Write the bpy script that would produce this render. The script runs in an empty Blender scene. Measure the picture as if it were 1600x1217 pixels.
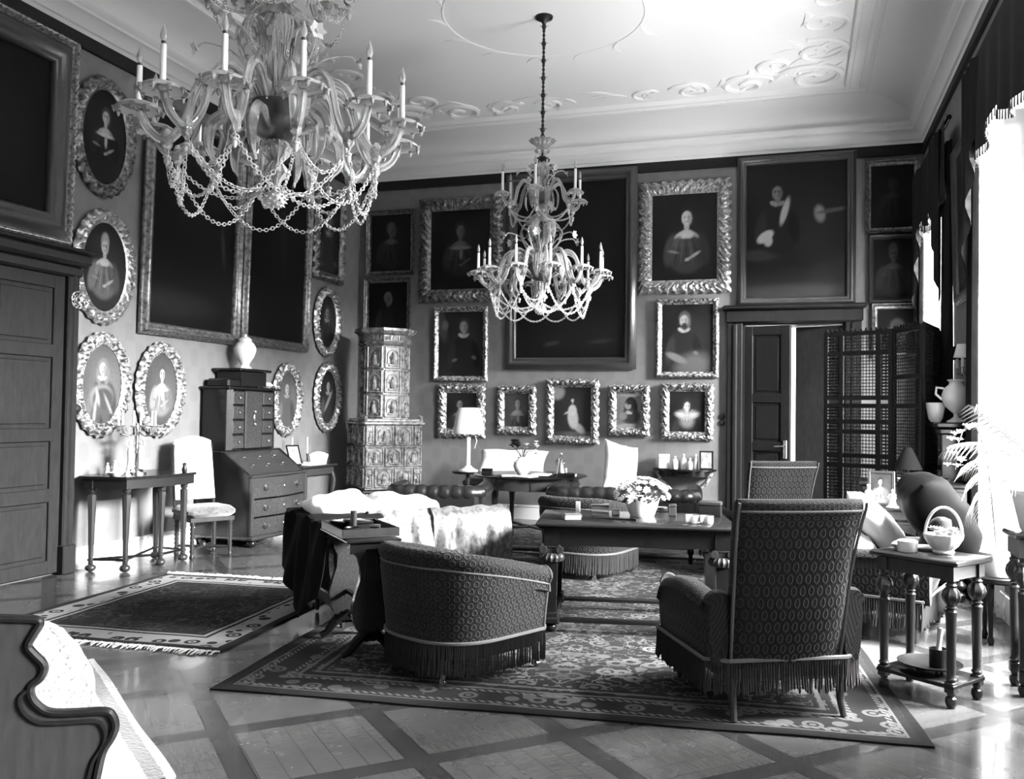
import bpy, math, random
import numpy as np
from mathutils import Vector, Matrix, Euler
PI = math.pi
rnd = random.Random(7)
sc = bpy.context.scene
COL = sc.collection

# ---------------------------------------------------------------- camera (fitted to the room's own lines)
YAW, PIT, ROL, FPX = math.radians(17.764), math.radians(1.508), math.radians(0.804), 1388.5
CAM = Vector((0, 0, 1.5))
_fw = Vector((-math.sin(YAW) * math.cos(PIT), math.cos(YAW) * math.cos(PIT), math.sin(PIT)))
_r0 = Vector((math.cos(YAW), math.sin(YAW), 0)); _u0 = _r0.cross(_fw)
_rt = _r0 * math.cos(ROL) + _u0 * math.sin(ROL); _up = -_r0 * math.sin(ROL) + _u0 * math.cos(ROL)
cd = bpy.data.cameras.new('camera'); cam = bpy.data.objects.new('camera', cd); COL.objects.link(cam)
m = Matrix((_rt, _up, -_fw)).transposed().to_4x4(); m.translation = CAM
cam.matrix_world = m
cd.sensor_fit = 'HORIZONTAL'; cd.sensor_width = 36; cd.lens = 36 * FPX / 1600; cd.clip_start = 0.05
sc.camera = cam
def hit(axis, val, px, py):
    d = _rt * (px - 800) + _up * (608.5 - py) + _fw * FPX
    return CAM + d * ((val - CAM[axis]) / d[axis])
def onfloor(px, py, z=0.0): return hit(2, z, px, py)

XL, XR, YB, YF, ZC, ZT = -6.33, 1.51, 12.09, -3.0, 4.96, 5.46

# ---------------------------------------------------------------- mesh builder
class MB:
    def __init__(s): s.v = []; s.f = []; s.uv = []; s.M = None
    def add(s, vs, fs, uv=None):
        b = len(s.v)
        if s.M is not None: vs = [tuple(s.M @ Vector(p)) for p in vs]
        s.v += [tuple(p) for p in vs]
        s.f += [tuple(i + b for i in f) for f in fs]
        s.uv += list(uv) if uv is not None else [(p[0] + p[1] * .7, p[2] + p[1] * .7) for p in vs]
        return s
    def box(s, c, d, rz=0, bev=0.0, taper=1.0):
        x, y, z = d[0] / 2, d[1] / 2, d[2] / 2
        b = min(bev, x * .9, y * .9, z * .9)
        M = Matrix.Translation(Vector(c)) @ Matrix.Rotation(rz, 4, 'Z')
        if b <= 0:
            P = [(-x, -y, -z), (x, -y, -z), (x, y, -z), (-x, y, -z), (-x, -y, z), (x, -y, z), (x, y, z), (-x, y, z)]
            F = [(3, 2, 1, 0), (4, 5, 6, 7), (0, 1, 5, 4), (1, 2, 6, 5), (2, 3, 7, 6), (3, 0, 4, 7)]
            P = [(p[0] * (taper if p[2] < 0 else 1), p[1] * (taper if p[2] < 0 else 1), p[2]) for p in P]
        else:
            ring = lambda ex, ey, zz: [(-ex, -ey + b, zz), (-ex + b, -ey, zz), (ex - b, -ey, zz), (ex, -ey + b, zz), (ex, ey - b, zz), (ex - b, ey, zz), (-ex + b, ey, zz), (-ex, ey - b, zz)]
            P = ring(x - b, y - b, -z) + ring(x, y, -z + b) + ring(x, y, z - b) + ring(x - b, y - b, z)
            F = [tuple(range(7, -1, -1)), tuple(range(24, 32))]
            for k in range(3):
                for i in range(8):
                    j = (i + 1) % 8; F.append((k * 8 + i, k * 8 + j, k * 8 + 8 + j, k * 8 + 8 + i))
        return s.add([tuple(M @ Vector(p)) for p in P], F)
    def lathe(s, prof, c=(0, 0, 0), n=20, M=None, fl=None, cap=True):
        """prof: list of (r, z); fl(theta, k)->radius factor"""
        P = []; F = []
        for k, (r, z) in enumerate(prof):
            for i in range(n):
                t = 2 * PI * i / n; rr = r * (fl(t, k) if fl else 1)
                p = Vector((rr * math.cos(t), rr * math.sin(t), z))
                if M is not None: p = M @ p
                P.append((p[0] + c[0], p[1] + c[1], p[2] + c[2]))
        for k in range(len(prof) - 1):
            for i in range(n):
                j = (i + 1) % n; F.append((k * n + i, k * n + j, (k + 1) * n + j, (k + 1) * n + i))
        if cap:
            F.append(tuple(range(n - 1, -1, -1))); F.append(tuple(range((len(prof) - 1) * n, len(prof) * n)))
        return s.add(P, F)
    def tube(s, path, rad, n=8, cap=True, fl=None, flat=None):
        """round tube along path; rad number or list; flat=(axis vector, factor) flattens it"""
        P = []; F = []; path = [Vector(p) for p in path]; m = len(path)
        up = None
        for k, p in enumerate(path):
            t = (path[min(k + 1, m - 1)] - path[max(k - 1, 0)])
            if t.length < 1e-9: t = Vector((0, 0, 1))
            t.normalize()
            if up is None:
                a = Vector((0, 0, 1)) if abs(t.z) < .9 else Vector((1, 0, 0)); up = (a - t * a.dot(t)).normalized()
            else:
                up = up - t * up.dot(t); up = up.normalized() if up.length > 1e-6 else t.orthogonal().normalized()
            sd = t.cross(up); r = rad[k] if isinstance(rad, (list, tuple)) else rad
            for i in range(n):
                a = 2 * PI * i / n; q = up * math.cos(a) * r + sd * math.sin(a) * r
                if fl: q = q * fl(a)
                if flat: ax = Vector(flat[0]); q = q - ax * q.dot(ax) * (1 - flat[1])
                P.append(tuple(p + q))
        for k in range(m - 1):
            for i in range(n):
                j = (i + 1) % n; F.append((k * n + i, k * n + j, (k + 1) * n + j, (k + 1) * n + i))
        if cap: F.append(tuple(range(n - 1, -1, -1))); F.append(tuple(range((m - 1) * n, m * n)))
        return s.add(P, F)
    def ball(s, c, r, n=12, sq=(1, 1, 1)):
        k = max(5, n // 2 + 1); pr = [(max(r * math.sin(PI * i / (k - 1)), r * .02), -r * math.cos(PI * i / (k - 1))) for i in range(k)]
        return s.lathe(pr, c, n, Matrix.Diagonal((sq[0], sq[1], sq[2], 1)))
    def grid(s, fn, nu, nv, cu=False, cv=False, uv=None):
        P = [fn(i / (nu if cu else nu - 1), j / (nv if cv else nv - 1)) for i in range(nu) for j in range(nv)]
        U = [uv(i / (nu if cu else nu - 1), j / (nv if cv else nv - 1)) for i in range(nu) for j in range(nv)] if uv else None
        F = [(i * nv + j, ((i + 1) % nu) * nv + j, ((i + 1) % nu) * nv + (j + 1) % nv, i * nv + (j + 1) % nv)
             for i in range(nu if cu else nu - 1) for j in range(nv if cv else nv - 1)]
        return s.add([tuple(p) for p in P], F, U)
    def prism(s, poly, y0, y1, plane='XZ', M=None):
        n = len(poly)
        mk = {'XZ': lambda a, b, h: (a, h, b), 'XY': lambda a, b, h: (a, b, h), 'YZ': lambda a, b, h: (h, a, b)}[plane]
        P = [mk(a, b, y0) for a, b in poly] + [mk(a, b, y1) for a, b in poly]
        if M is not None: P = [tuple(M @ Vector(p)) for p in P]
        F = [tuple(range(n)), tuple(range(2 * n - 1, n - 1, -1))] + [(i, (i + 1) % n, n + (i + 1) % n, n + i)[::-1] for i in range(n)]
        return s.add(P, F)
    def build(s, name, mat, parent=None, smooth=True, angle=40, fix=True):
        me = bpy.data.meshes.new(name); me.from_pydata(s.v, [], s.f)
        ul = me.uv_layers.new(name='UVMap')
        idx = np.zeros(len(me.loops), dtype=np.int32); me.loops.foreach_get('vertex_index', idx)
        ul.data.foreach_set('uv', np.array(s.uv, dtype=np.float32)[idx].ravel())
        if fix:
            import bmesh
            bm = bmesh.new(); bm.from_mesh(me); bmesh.ops.recalc_face_normals(bm, faces=bm.faces); bm.to_mesh(me); bm.free()
        if smooth:
            me.polygons.foreach_set('use_smooth', [True] * len(me.polygons))
            me.set_sharp_from_angle(angle=math.radians(angle))
        me.materials.append(mat); me.update()
        o = bpy.data.objects.new(name, me); COL.objects.link(o)
        if parent is not None: o.parent = parent
        return o

def tag(o, label=None, cat=None, group=None, kind=None):
    if label: o['label'] = label
    if cat: o['category'] = cat
    if group: o['group'] = group
    if kind: o['kind'] = kind
    return o
def thing(name, label, cat, loc=(0, 0, 0), rz=0.0, group=None):
    o = bpy.data.objects.new(name, None); COL.objects.link(o)
    o.location = loc; o.rotation_euler = (0, 0, rz); o.empty_display_size = .1
    return tag(o, label, cat, group)
def struct(mb, name, mat, parent=None, **k):
    o = mb.build(name, mat, parent, **k)
    if parent is None: o['kind'] = 'structure'
    return o
def dup(root, loc=None, rz=None, label=None, group=None, scale=None):
    def cp(o, par):
        c = o.copy(); COL.objects.link(c)
        if par is not None: c.parent = par
        for ch in o.children: cp(ch, c)
        return c
    r = cp(root, None)
    if loc is not None: r.location = loc
    if rz is not None: r.rotation_euler = (0, 0, rz)
    if scale is not None: r.scale = (scale,) * 3
    return tag(r, label, None, group)

# ---------------------------------------------------------------- materials
def mat(name, col=.5, rough=.5, metal=0., spec=.5, trans=0., coat=0., sheen=0., fn=None):
    m = bpy.data.materials.new(name); m.use_nodes = True
    nt = m.node_tree; b = nt.nodes['Principled BSDF']
    c = (col, col, col, 1) if not isinstance(col, tuple) else col
    b.inputs['Base Color'].default_value = c; b.inputs['Roughness'].default_value = rough
    b.inputs['Metallic'].default_value = metal; b.inputs['Specular IOR Level'].default_value = spec
    b.inputs['Transmission Weight'].default_value = trans; b.inputs['Coat Weight'].default_value = coat
    b.inputs['Sheen Weight'].default_value = sheen
    if fn: fn(N(nt), b)
    return m
class N:
    """tiny node helper"""
    def __init__(s, nt): s.nt = nt
    def n(s, t, **k):
        d = s.nt.nodes.new(t)
        for a, v in k.items():
            if a.startswith('i_'):
                d.inputs[int(a[2:]) if a[2:].isdigit() else a[2:].replace('_', ' ')].default_value = v
            else: setattr(d, a, v)
        return d
    def l(s, a, b): s.nt.links.new(a, b)
    def put(s, sock, v):
        if hasattr(v, 'is_output') or hasattr(v, 'links'): s.l(v, sock)
        else: sock.default_value = v
    def m(s, op, a, b=0., c=0.):
        d = s.n('ShaderNodeMath', operation=op)
        s.put(d.inputs[0], a); s.put(d.inputs[1], b); s.put(d.inputs[2], c)
        return d.outputs[0]
    def ramp(s, fac, pts, interp='LINEAR'):
        d = s.n('ShaderNodeValToRGB'); d.color_ramp.interpolation = interp
        e = d.color_ramp.elements
        while len(e) < len(pts): e.new(.5)
        for q, (p, v) in zip(e, pts): q.position = p; q.color = (v, v, v, 1)
        s.put(d.inputs[0], fac); return d.outputs[0]
    def mix(s, f, a, b):
        d = s.n('ShaderNodeMix', data_type='RGBA')
        s.put(d.inputs[0], f)
        for i, v in ((6, a), (7, b)):
            if isinstance(v, (int, float)): v = (v, v, v, 1)
            s.put(d.inputs[i], v)
        return d.outputs[2]
    def obj(s): return s.n('ShaderNodeTexCoord').outputs['Object']
    def uv(s): return s.n('ShaderNodeTexCoord').outputs['UV']
    def map(s, v, sc=(1, 1, 1), rot=(0, 0, 0), loc=(0, 0, 0)):
        d = s.n('ShaderNodeMapping'); d.inputs['Scale'].default_value = sc; d.inputs['Rotation'].default_value = rot; d.inputs['Location'].default_value = loc
        s.l(v, d.inputs[0]); return d.outputs[0]
    def noise(s, v, scale=5., det=3., rough=.5):
        d = s.n('ShaderNodeTexNoise'); d.inputs['Scale'].default_value = scale; d.inputs['Detail'].default_value = det; d.inputs['Roughness'].default_value = rough
        s.l(v, d.inputs[0]); return d.outputs[0]
    def vor(s, v, scale=5., feat='F1', out='Distance'):
        d = s.n('ShaderNodeTexVoronoi', feature=feat); d.inputs['Scale'].default_value = scale
        s.l(v, d.inputs['Vector']); return d.outputs[out]
    def sep(s, v):
        d = s.n('ShaderNodeSeparateXYZ'); s.l(v, d.inputs[0]); return d.outputs
    def bump(s, b, h, dist=.01, st=1.):
        d = s.n('ShaderNodeBump'); d.inputs['Distance'].default_value = dist; d.inputs['Strength'].default_value = st
        s.put(d.inputs['Height'], h); s.l(d.outputs[0], b.inputs['Normal'])
    def col(s, b, c): s.put(b.inputs['Base Color'], c)

def f_wood(lo, hi, sc=(6, 6, 1.2)):
    def f(k, b):
        v = k.map(k.obj(), sc); n = k.noise(v, 6, 5, .6)
        k.col(b, k.mix(n, lo, hi)); k.bump(b, n, .001, .3)
    return f
def f_damask(k, b):
    o = k.obj(); v = k.sep(o)
    # large two-tone woven repeat
    a = k.m("SINE", k.m("MULTIPLY", k.m("ADD", v[0], v[1]), 22.)); c = k.m("SINE", k.m("MULTIPLY", v[2], 16.))
    w = k.m('ADD', k.m('MULTIPLY', a, c), k.m('MULTIPLY', k.noise(o, 9, 3), 1.2))
    t = k.ramp(w, [(.35, 0), (.55, 1)])
    k.col(b, k.mix(t, WALLC * .95, WALLC * 1.03)); k.bump(b, k.noise(o, 220, 2), .001, .25)
WALLC = .16
M = {}
M['damask'] = mat('damask_wall_fabric', .15, .8, spec=.25, fn=f_damask)
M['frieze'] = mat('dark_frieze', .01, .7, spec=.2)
M['plaster'] = mat('white_ceiling_plaster', .84, .8, spec=.2, fn=lambda k, b: k.bump(b, k.noise(k.obj(), 30, 4), .003, .3))
M['cornice'] = mat('white_painted_moulding', .86, .6, spec=.3)
M['board'] = mat('white_baseboard_paint', .8, .45)
M['doorwood'] = mat('polished_door_wood', .05, .5, spec=.1, fn=f_wood(.006, .025, (5, 5, 1.2)))
M['darkdoor'] = mat('dark_door_wood', .02, .45, spec=.12, fn=f_wood(.004, .015, (5, 5, 1.2)))
M['wood'] = mat('dark_polished_wood', .02, .22, spec=.35, fn=f_wood(.003, .012))
M['walnut'] = mat('figured_walnut_veneer', .06, .2, coat=.2, fn=f_wood(.008, .05, (14, 14, 9)))
M['midwood'] = mat('turned_oak', .06, .3, spec=.4, fn=f_wood(.008, .035))
M['black'] = mat('black_wood', .008, .35)
M['brass'] = mat('brass', .55, .25, metal=1)
M['iron'] = mat('dark_iron', .04, .45, metal=1)
M['gilt'] = mat('gilded_carving', .5, .32, metal=.75, fn=lambda k, b: (k.col(b, k.ramp(k.noise(k.obj(), 35, 4), [(.3, .12), (.65, .62)])), k.bump(b, k.noise(k.obj(), 60, 4), .004, .6)))
M['palegilt'] = mat('pale_shade_mottled_gilding', .6, .4, metal=.45, fn=lambda k, b: (k.col(b, k.ramp(k.noise(k.obj(), 30, 4), [(.4, .06), (.66, .6)])), k.bump(b, k.noise(k.obj(), 70, 4), .003, .6)))  # dark mottling in the colour stands for shade in the carving's crevices
M['oldgilt'] = mat('dull_old_gilding', .2, .35, metal=.7, fn=lambda k, b: k.col(b, k.ramp(k.noise(k.obj(), 25, 4), [(.3, .05), (.7, .3)])))
M['framewood'] = mat('dark_frame_moulding', .02, .35, coat=.1, fn=f_wood(.012, .045))
def f_paint(k, b):
    a = k.n('ShaderNodeAttribute', attribute_name='paint')
    n = k.noise(k.obj(), 45, 5, .65)
    k.col(b, k.mix(k.m('MULTIPLY', n, .55), a.outputs['Color'], k.mix(.8, a.outputs['Color'], 0.0)))
    k.bump(b, n, .0015, .4)
M['canvas'] = mat('old_varnished_oil_paint', .02, .5, spec=.08, fn=f_paint)
M['white'] = mat('white_porcelain', .82, .25)
M['linen'] = mat('white_linen', .85, .85, sheen=.3, fn=lambda k, b: k.bump(b, k.noise(k.obj(), 14, 3), .01, .3))
M['candle'] = mat('white_wax', .82, .5)
M['paper'] = mat('white_paper', .8, .7)
# ---------------------------------------------------------------- room shell
def f_floor(k, b):
    o = k.map(k.obj(), (1, 1, 1), (0, 0, math.radians(45))); v = k.sep(o)
    P = .72
    def tri(a): return k.m('ABSOLUTE', k.m('SUBTRACT', k.m('FRACT', k.m('DIVIDE', a, P)), .5))   # 0.5 at tile edge
    ex, ey = tri(v[0]), tri(v[1])
    mx = k.m('MAXIMUM', ex, ey)
    band = k.m('GREATER_THAN', mx, .43)                                   # darker border strips of each panel
    seam = k.m('GREATER_THAN', k.m('ABSOLUTE', k.m('SUBTRACT', mx, .43)), .006)
    cx, cy = k.m('FLOOR', k.m('DIVIDE', v[0], P)), k.m('FLOOR', k.m('DIVIDE', v[1], P))
    chk = k.m('MODULO', k.m('ABSOLUTE', k.m('ADD', cx, cy)), 2.)
    pl = k.mix(chk, k.m('FRACT', k.m('MULTIPLY', v[0], 9.)), k.m('FRACT', k.m('MULTIPLY', v[1], 9.)))
    s2 = k.m('GREATER_THAN', pl, .05)
    tone = k.m('FRACT', k.m('MULTIPLY', k.m('SINE', k.m('ADD', k.m('MULTIPLY', cx, 12.9898), k.m('MULTIPLY', cy, 78.233))), 437.58))
    g1 = k.noise(k.map(o, (3, 40, 1)), 3, 4); g2 = k.noise(k.map(o, (40, 3, 1)), 3, 4)
    gr = k.mix(chk, g1, g2)
    base = k.mix(gr, .034, .1)
    base = k.mix(k.m('MULTIPLY', tone, .4), base, .1)
    base = k.mix(k.m('MULTIPLY', band, .7), base, .016)
    base = k.mix(k.m('MULTIPLY', k.m('SUBTRACT', 1., seam), .8), base, .012)
    base = k.mix(k.m('MULTIPLY', k.m('SUBTRACT', 1., s2), .5), base, .012)
    k.col(b, base)
    k.put(b.inputs['Roughness'], k.m('ADD', .14, k.m('MULTIPLY', k.noise(o, 5, 4), .22)))
    k.bump(b, k.m('ADD', k.m('MULTIPLY', seam, .5), k.m('MULTIPLY', s2, .3)), .002, .4)
M['floor'] = mat('waxed_parquet', .15, .25, coat=.15, fn=f_floor)
b = MB(); b.box(((XL + XR) / 2, (YB + YF) / 2, -.1), (XR - XL + 1.6, YB - YF + 1.6, .2)); floor = struct(b, 'floor', M['floor'], smooth=False)
b = MB(); b.box((XL - .2, (YB + YF) / 2, 2.85), (.4, YB - YF + .8, 5.7)); struct(b, 'wall_left', M['damask'], smooth=False)
DX0, DX1, DZ = -.68, .58, 2.72          # door opening in the back wall
b = MB()
for x0, x1, z0, z1 in ((XL - .4, DX0, 0, 5.7), (DX1, XR + .4, 0, 5.7), (DX0, DX1, DZ, 5.7)):
    b.box(((x0 + x1) / 2, YB + .2, (z0 + z1) / 2), (x1 - x0, .4, z1 - z0))
struct(b, 'wall_back', M['damask'], smooth=False)
b = MB(); b.box(((XL + XR) / 2, YF - .2, 2.85), (XR - XL + .8, .4, 5.7)); struct(b, 'wall_front', M['damask'], smooth=False)
WIN = [(1.4, 3.5), (5.0, 8.15), (9.9, 11.5)]       # windows along the right wall
WZ0, WZ1 = .45, 4.05
b = MB(); ys = [YF] + [y for w in WIN for y in w] + [YB]
for k in range(0, len(ys), 2): b.box((XR + .25, (ys[k] + ys[k + 1]) / 2, 2.85), (.5, ys[k + 1] - ys[k], 5.7))
for y0, y1 in WIN:
    b.box((XR + .25, (y0 + y1) / 2, WZ0 / 2), (.5, y1 - y0, WZ0)); b.box((XR + .25, (y0 + y1) / 2, (WZ1 + 5.7) / 2), (.5, y1 - y0, 5.7 - WZ1))
struct(b, 'wall_right', M['damask'], smooth=False)

# cornice, cove and ceiling, run round all four walls: profile as (inset from wall, height)
def run(mb, prof):
    n = len(prof)
    for i in range(4):
        P = []
        for (d, z) in prof:
            c = [(XL + d, YF + d), (XR - d, YF + d), (XR - d, YB - d), (XL + d, YB - d)]
            a, e = c[i], c[(i + 1) % 4]; P += [(a[0], a[1], z), (e[0], e[1], z)]
        mb.add(P, [(2 * k, 2 * k + 1, 2 * k + 3, 2 * k + 2) for k in range(n - 1)])
b = MB(); run(b, [(0, 4.955), (.02, 4.955), (.03, 4.99), (.05, 5.0), (.07, 5.05), (.12, 5.09), (.15, 5.1), (.15, 5.13), (.19, 5.16), (.2, 5.2), (.16, 5.2)])
struct(b, 'trim_1', M['cornice'], fix=False)
b = MB()
cove = [(.16, 5.2)] + [(.16 + .5 * (1 - math.cos(t)), 5.2 + .22 * math.sin(t)) for t in np.linspace(0, PI / 2, 8)][1:]
run(b, cove + [(.72, 5.42), (.72, 5.44), (.76, 5.47), (.8, 5.47), (.82, 5.43), (.86, 5.42), (.92, 5.42), (.94, 5.39), (.98, 5.39), (1.0, 5.44)])
x0, x1, y0, y1 = XL + 1., XR - 1., YF + 1., YB - 1.
b.add([(x0, y0, 5.44), (x1, y0, 5.44), (x1, y1, 5.44), (x0, y1, 5.44)], [(0, 1, 2, 3)])
b.box(((XL + XR) / 2, (YF + YB) / 2, 5.75), (XR - XL + .8, YB - YF + .8, .3))
struct(b, 'ceiling', M['plaster'], angle=30, fix=False)
# stucco scrollwork inside the ceiling field
def scroll(mb, x, y, s, a0, tw, turns=1.4, r0=.28):
    P = []; R = []
    for i in range(26):
        t = i / 25; a = a0 + tw * t * turns * 2 * PI; r = s * r0 * (1 - t * .86)
        P.append((x + r * math.cos(a), y + r * math.sin(a), 5.436)); R.append(s * (.035 - .02 * abs(t - .3)))
    mb.tube(P, R, 6, flat=((0, 0, 1), .8))
    mb.ball(P[-1], s * .04, 8, (1, 1, .6))
def leafy(mb, p, q, s, bend):
    P = []; R = []
    for i in range(14):
        t = i / 13; n = Vector((-(q[1] - p[1]), q[0] - p[0]))
        P.append((p[0] + (q[0] - p[0]) * t + n[0] * bend * math.sin(PI * t), p[1] + (q[1] - p[1]) * t + n[1] * bend * math.sin(PI * t), 5.436)); R.append(s * (.004 + .05 * math.sin(PI * min(t * 1.15, 1)) ** 1.3))
    mb.tube(P, R, 6, flat=((0, 0, 1), .45))
def stucco(cx, cy, sx, sy):
    mb = MB(); r = random.Random(int(cx * 10))
    for (dx, dy, s, a, tw) in ((.35, .35, 1.5, .2, 1), (1.1, .3, 1.2, 2.8, -1), (1.75, .28, .95, .4, 1), (2.3, .25, .7, 2.6, -1), (.3, 1.1, 1.2, 1.2, 1), (.28, 1.8, .95, 4.2, -1), (.25, 2.35, .7, 1.4, 1), (.75, .8, .9, 4, 1)):
        mb_ = (a if sx > 0 else PI - a); scroll(mb, cx + sx * dx, cy + sy * dy, s, mb_ if sy > 0 else -mb_, tw * sx * sy)
    for k in range(26):
        t = r.random(); L = .25 + .3 * r.random()
        if r.random() < .5: p = (cx + sx * (.2 + 2.5 * t), cy + sy * (.2 + .5 * r.random() * (1 - t * .6)))
        else: p = (cx + sx * (.2 + .5 * r.random() * (1 - t * .6)), cy + sy * (.2 + 2.5 * t))
        a = r.random() * 2 * PI
        leafy(mb, p, (p[0] + L * math.cos(a), p[1] + L * math.sin(a)), .9, .25 * (r.random() - .5) * 2)
    for k in range(16):
        mb.ball((cx + sx * (.5 + .3 * r.random()), cy + sy * (.35 + .25 * r.random()), 5.44), .03, 8, (1, 1, .7))
    return mb
for i, a in enumerate(((x1, y1, -1, -1), (x0, y1, 1, -1))):
    struct(stucco(*a), 'trim_%d' % (2 + i), M['plaster'])
b = MB(); cxm = (XL + XR) / 2
for i in range(14):
    a = 2 * PI * i / 14
    for cy in (8.37,):
        leafy(b, (cxm + 1.0 * math.cos(a), cy + 1.0 * math.sin(a)), (cxm + 1.3 * math.cos(a + .2), cy + 1.3 * math.sin(a + .2)), .5, .2)
b.tube([(cxm + 1.0 * math.cos(2 * PI * i / 48), 8.37 + 1.0 * math.sin(2 * PI * i / 48), 5.445) for i in range(49)], .014, 6)
struct(b, 'trim_4', M['plaster'])
# dark frieze under the cornice
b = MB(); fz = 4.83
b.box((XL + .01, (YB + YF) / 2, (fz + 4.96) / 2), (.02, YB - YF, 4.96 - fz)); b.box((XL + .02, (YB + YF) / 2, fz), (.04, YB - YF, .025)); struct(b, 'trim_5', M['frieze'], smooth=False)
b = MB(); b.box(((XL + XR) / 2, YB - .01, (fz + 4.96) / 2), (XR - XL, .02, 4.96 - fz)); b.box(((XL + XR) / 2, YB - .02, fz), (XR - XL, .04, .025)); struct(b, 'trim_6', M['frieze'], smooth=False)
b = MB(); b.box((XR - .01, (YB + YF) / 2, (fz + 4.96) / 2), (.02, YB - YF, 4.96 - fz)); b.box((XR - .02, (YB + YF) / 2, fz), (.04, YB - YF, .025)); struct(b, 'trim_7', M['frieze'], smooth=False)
def baseb(name, segs):
    b = MB()
    for (cx, cy, lx, ly) in segs:
        b.box((cx, cy, .09), (lx, ly, .18)); b.box((cx, cy, .185), (lx + (.012 if lx < ly else 0), ly + (.012 if ly < lx else 0), .03), bev=.006)
    struct(b, name, M['board'])
baseb('baseboard_left', [(XL + .012, (6.53 + YB) / 2, .024, YB - 6.53), (XL + .012, (YF + 4.3) / 2, .024, 4.3 - YF)])
baseb('baseboard_back', [((XL + DX0 - .2) / 2, YB - .012, DX0 - .2 - XL, .024), ((DX1 + .2 + XR) / 2, YB - .012, XR - DX1 - .2, .024)])
baseb('baseboard_right', [(XR - .012, (YF + YB) / 2, .024, YB - YF)])

# ---- windows: frame, glass; built in the reveals
M['pane'] = mat('window_glass', .9, .02)
def arch_glass():
    m = M['pane']; nt = m.node_tree; nt.nodes.clear(); k = N(nt)
    t = k.n('ShaderNodeBsdfTransparent'); g = k.n('ShaderNodeBsdfGlossy'); g.inputs['Roughness'].default_value = .02
    x = k.n('ShaderNodeMixShader'); x.inputs[0].default_value = .06; k.l(t.outputs[0], x.inputs[1]); k.l(g.outputs[0], x.inputs[2])
    o = k.n('ShaderNodeOutputMaterial'); k.l(x.outputs[0], o.inputs[0])
arch_glass()
for i, (y0, y1) in enumerate(WIN):
    X = XR + .36; b = MB(); yc = (y0 + y1) / 2
    for y in (y0 + .05, yc, y1 - .05): b.box((X, y, (WZ0 + WZ1) / 2), (.07, .1 if y != yc else .12, WZ1 - WZ0), bev=.012)
    for z in (WZ0 + .05, 2.9, WZ1 - .05): b.box((X, yc, z), (.07, y1 - y0, .1), bev=.012)
    for z in (1.25, 2.05): b.box((X, yc, z), (.04, y1 - y0, .03))
    b.box((XR + .2, yc, WZ0 + .01), (.5, y1 - y0, .04), bev=.01)
    w = struct(b, 'window_%d' % (i + 1), M['board'])
    g = MB(); g.box((X, yc, (WZ0 + WZ1) / 2), (.008, y1 - y0 - .1, WZ1 - WZ0 - .1)); g.build('window_glass', M['pane'], w, smooth=False)

# ---- left door: frame, lintel, panelled leaf
def paneled(mb, x0, x1, z0, z1, y, rows, st=.11, dep=.04, cols=1):
    """leaf in local XZ facing -Y, front at y; rows = list of relative panel heights"""
    mb.box(((x0 + x1) / 2, y + dep / 2 + .012, (z0 + z1) / 2), (x1 - x0, dep * .6, z1 - z0))
    tot = sum(rows); H = (z1 - z0) - st * (len(rows) + 1); z = z0
    for i in range(cols + 1):
        w = st; x = x0 + (x1 - x0 - st) * i / cols + st / 2
        mb.box((x, y + dep / 2, (z0 + z1) / 2), (w, dep, z1 - z0), bev=.006)
    for i in range(len(rows) + 1):
        mb.box(((x0 + x1) / 2, y + dep / 2, z + st / 2), (x1 - x0, dep - .004, st), bev=.006)
        if i < len(rows):
            h = H * rows[i] / tot
            for c in range(cols):
                pw = (x1 - x0 - st * (cols + 1)) / cols; px = x0 + st + c * (pw + st) + pw / 2
                mb.box((px, y + dep / 2 + .004, z + st + h / 2), (pw - .06, dep * .55, h - .06), bev=.018)
            z += st + h
DY0, DY1 = 4.7, 6.37
b = MB(); b.M = Matrix.Translation((XL, 0, 0)) @ Matrix.Rotation(-PI / 2, 4, 'Z') @ Matrix.Scale(-1, 4, (1, 0, 0))
# local x -> world Y, local -y -> world +X
b.M = Matrix(((0, -1, 0, XL), (1, 0, 0, 0), (0, 0, 1, 0), (0, 0, 0, 1)))
for y in (DY1 + .06, DY0 - .06):
    b.box((y, -.05, 1.37), (.13, .1, 2.74), bev=.012); b.box((y, -.085, 1.37), (.05, .06, 2.74), bev=.015); b.box((y, -.06, .13), (.15, .13, .26), bev=.01)
b.box(((DY0 + DY1) / 2, -.06, 2.72), (DY1 - DY0 + .3, .12, .1), bev=.02); b.box(((DY0 + DY1) / 2, -.09, 2.83), (DY1 - DY0 + .4, .18, .12), bev=.03); b.box(((DY0 + DY1) / 2, -.11, 2.9), (DY1 - DY0 + .46, .22, .03), bev=.01)
door1 = struct(b, 'door_1', M['doorwood'])
for y0, y1 in ((DY0, (DY0 + DY1) / 2), ((DY0 + DY1) / 2, DY1)):
    b = MB(); b.M = Matrix(((0, -1, 0, XL), (1, 0, 0, 0), (0, 0, 1, 0), (0, 0, 0, 1)))
    paneled(b, y0 + .003, y1 - .003, .02, 2.67, -.055, [.62, .5, .75, .6], .12, .05); b.build('door_leaf', M['doorwood'], door1)
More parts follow.
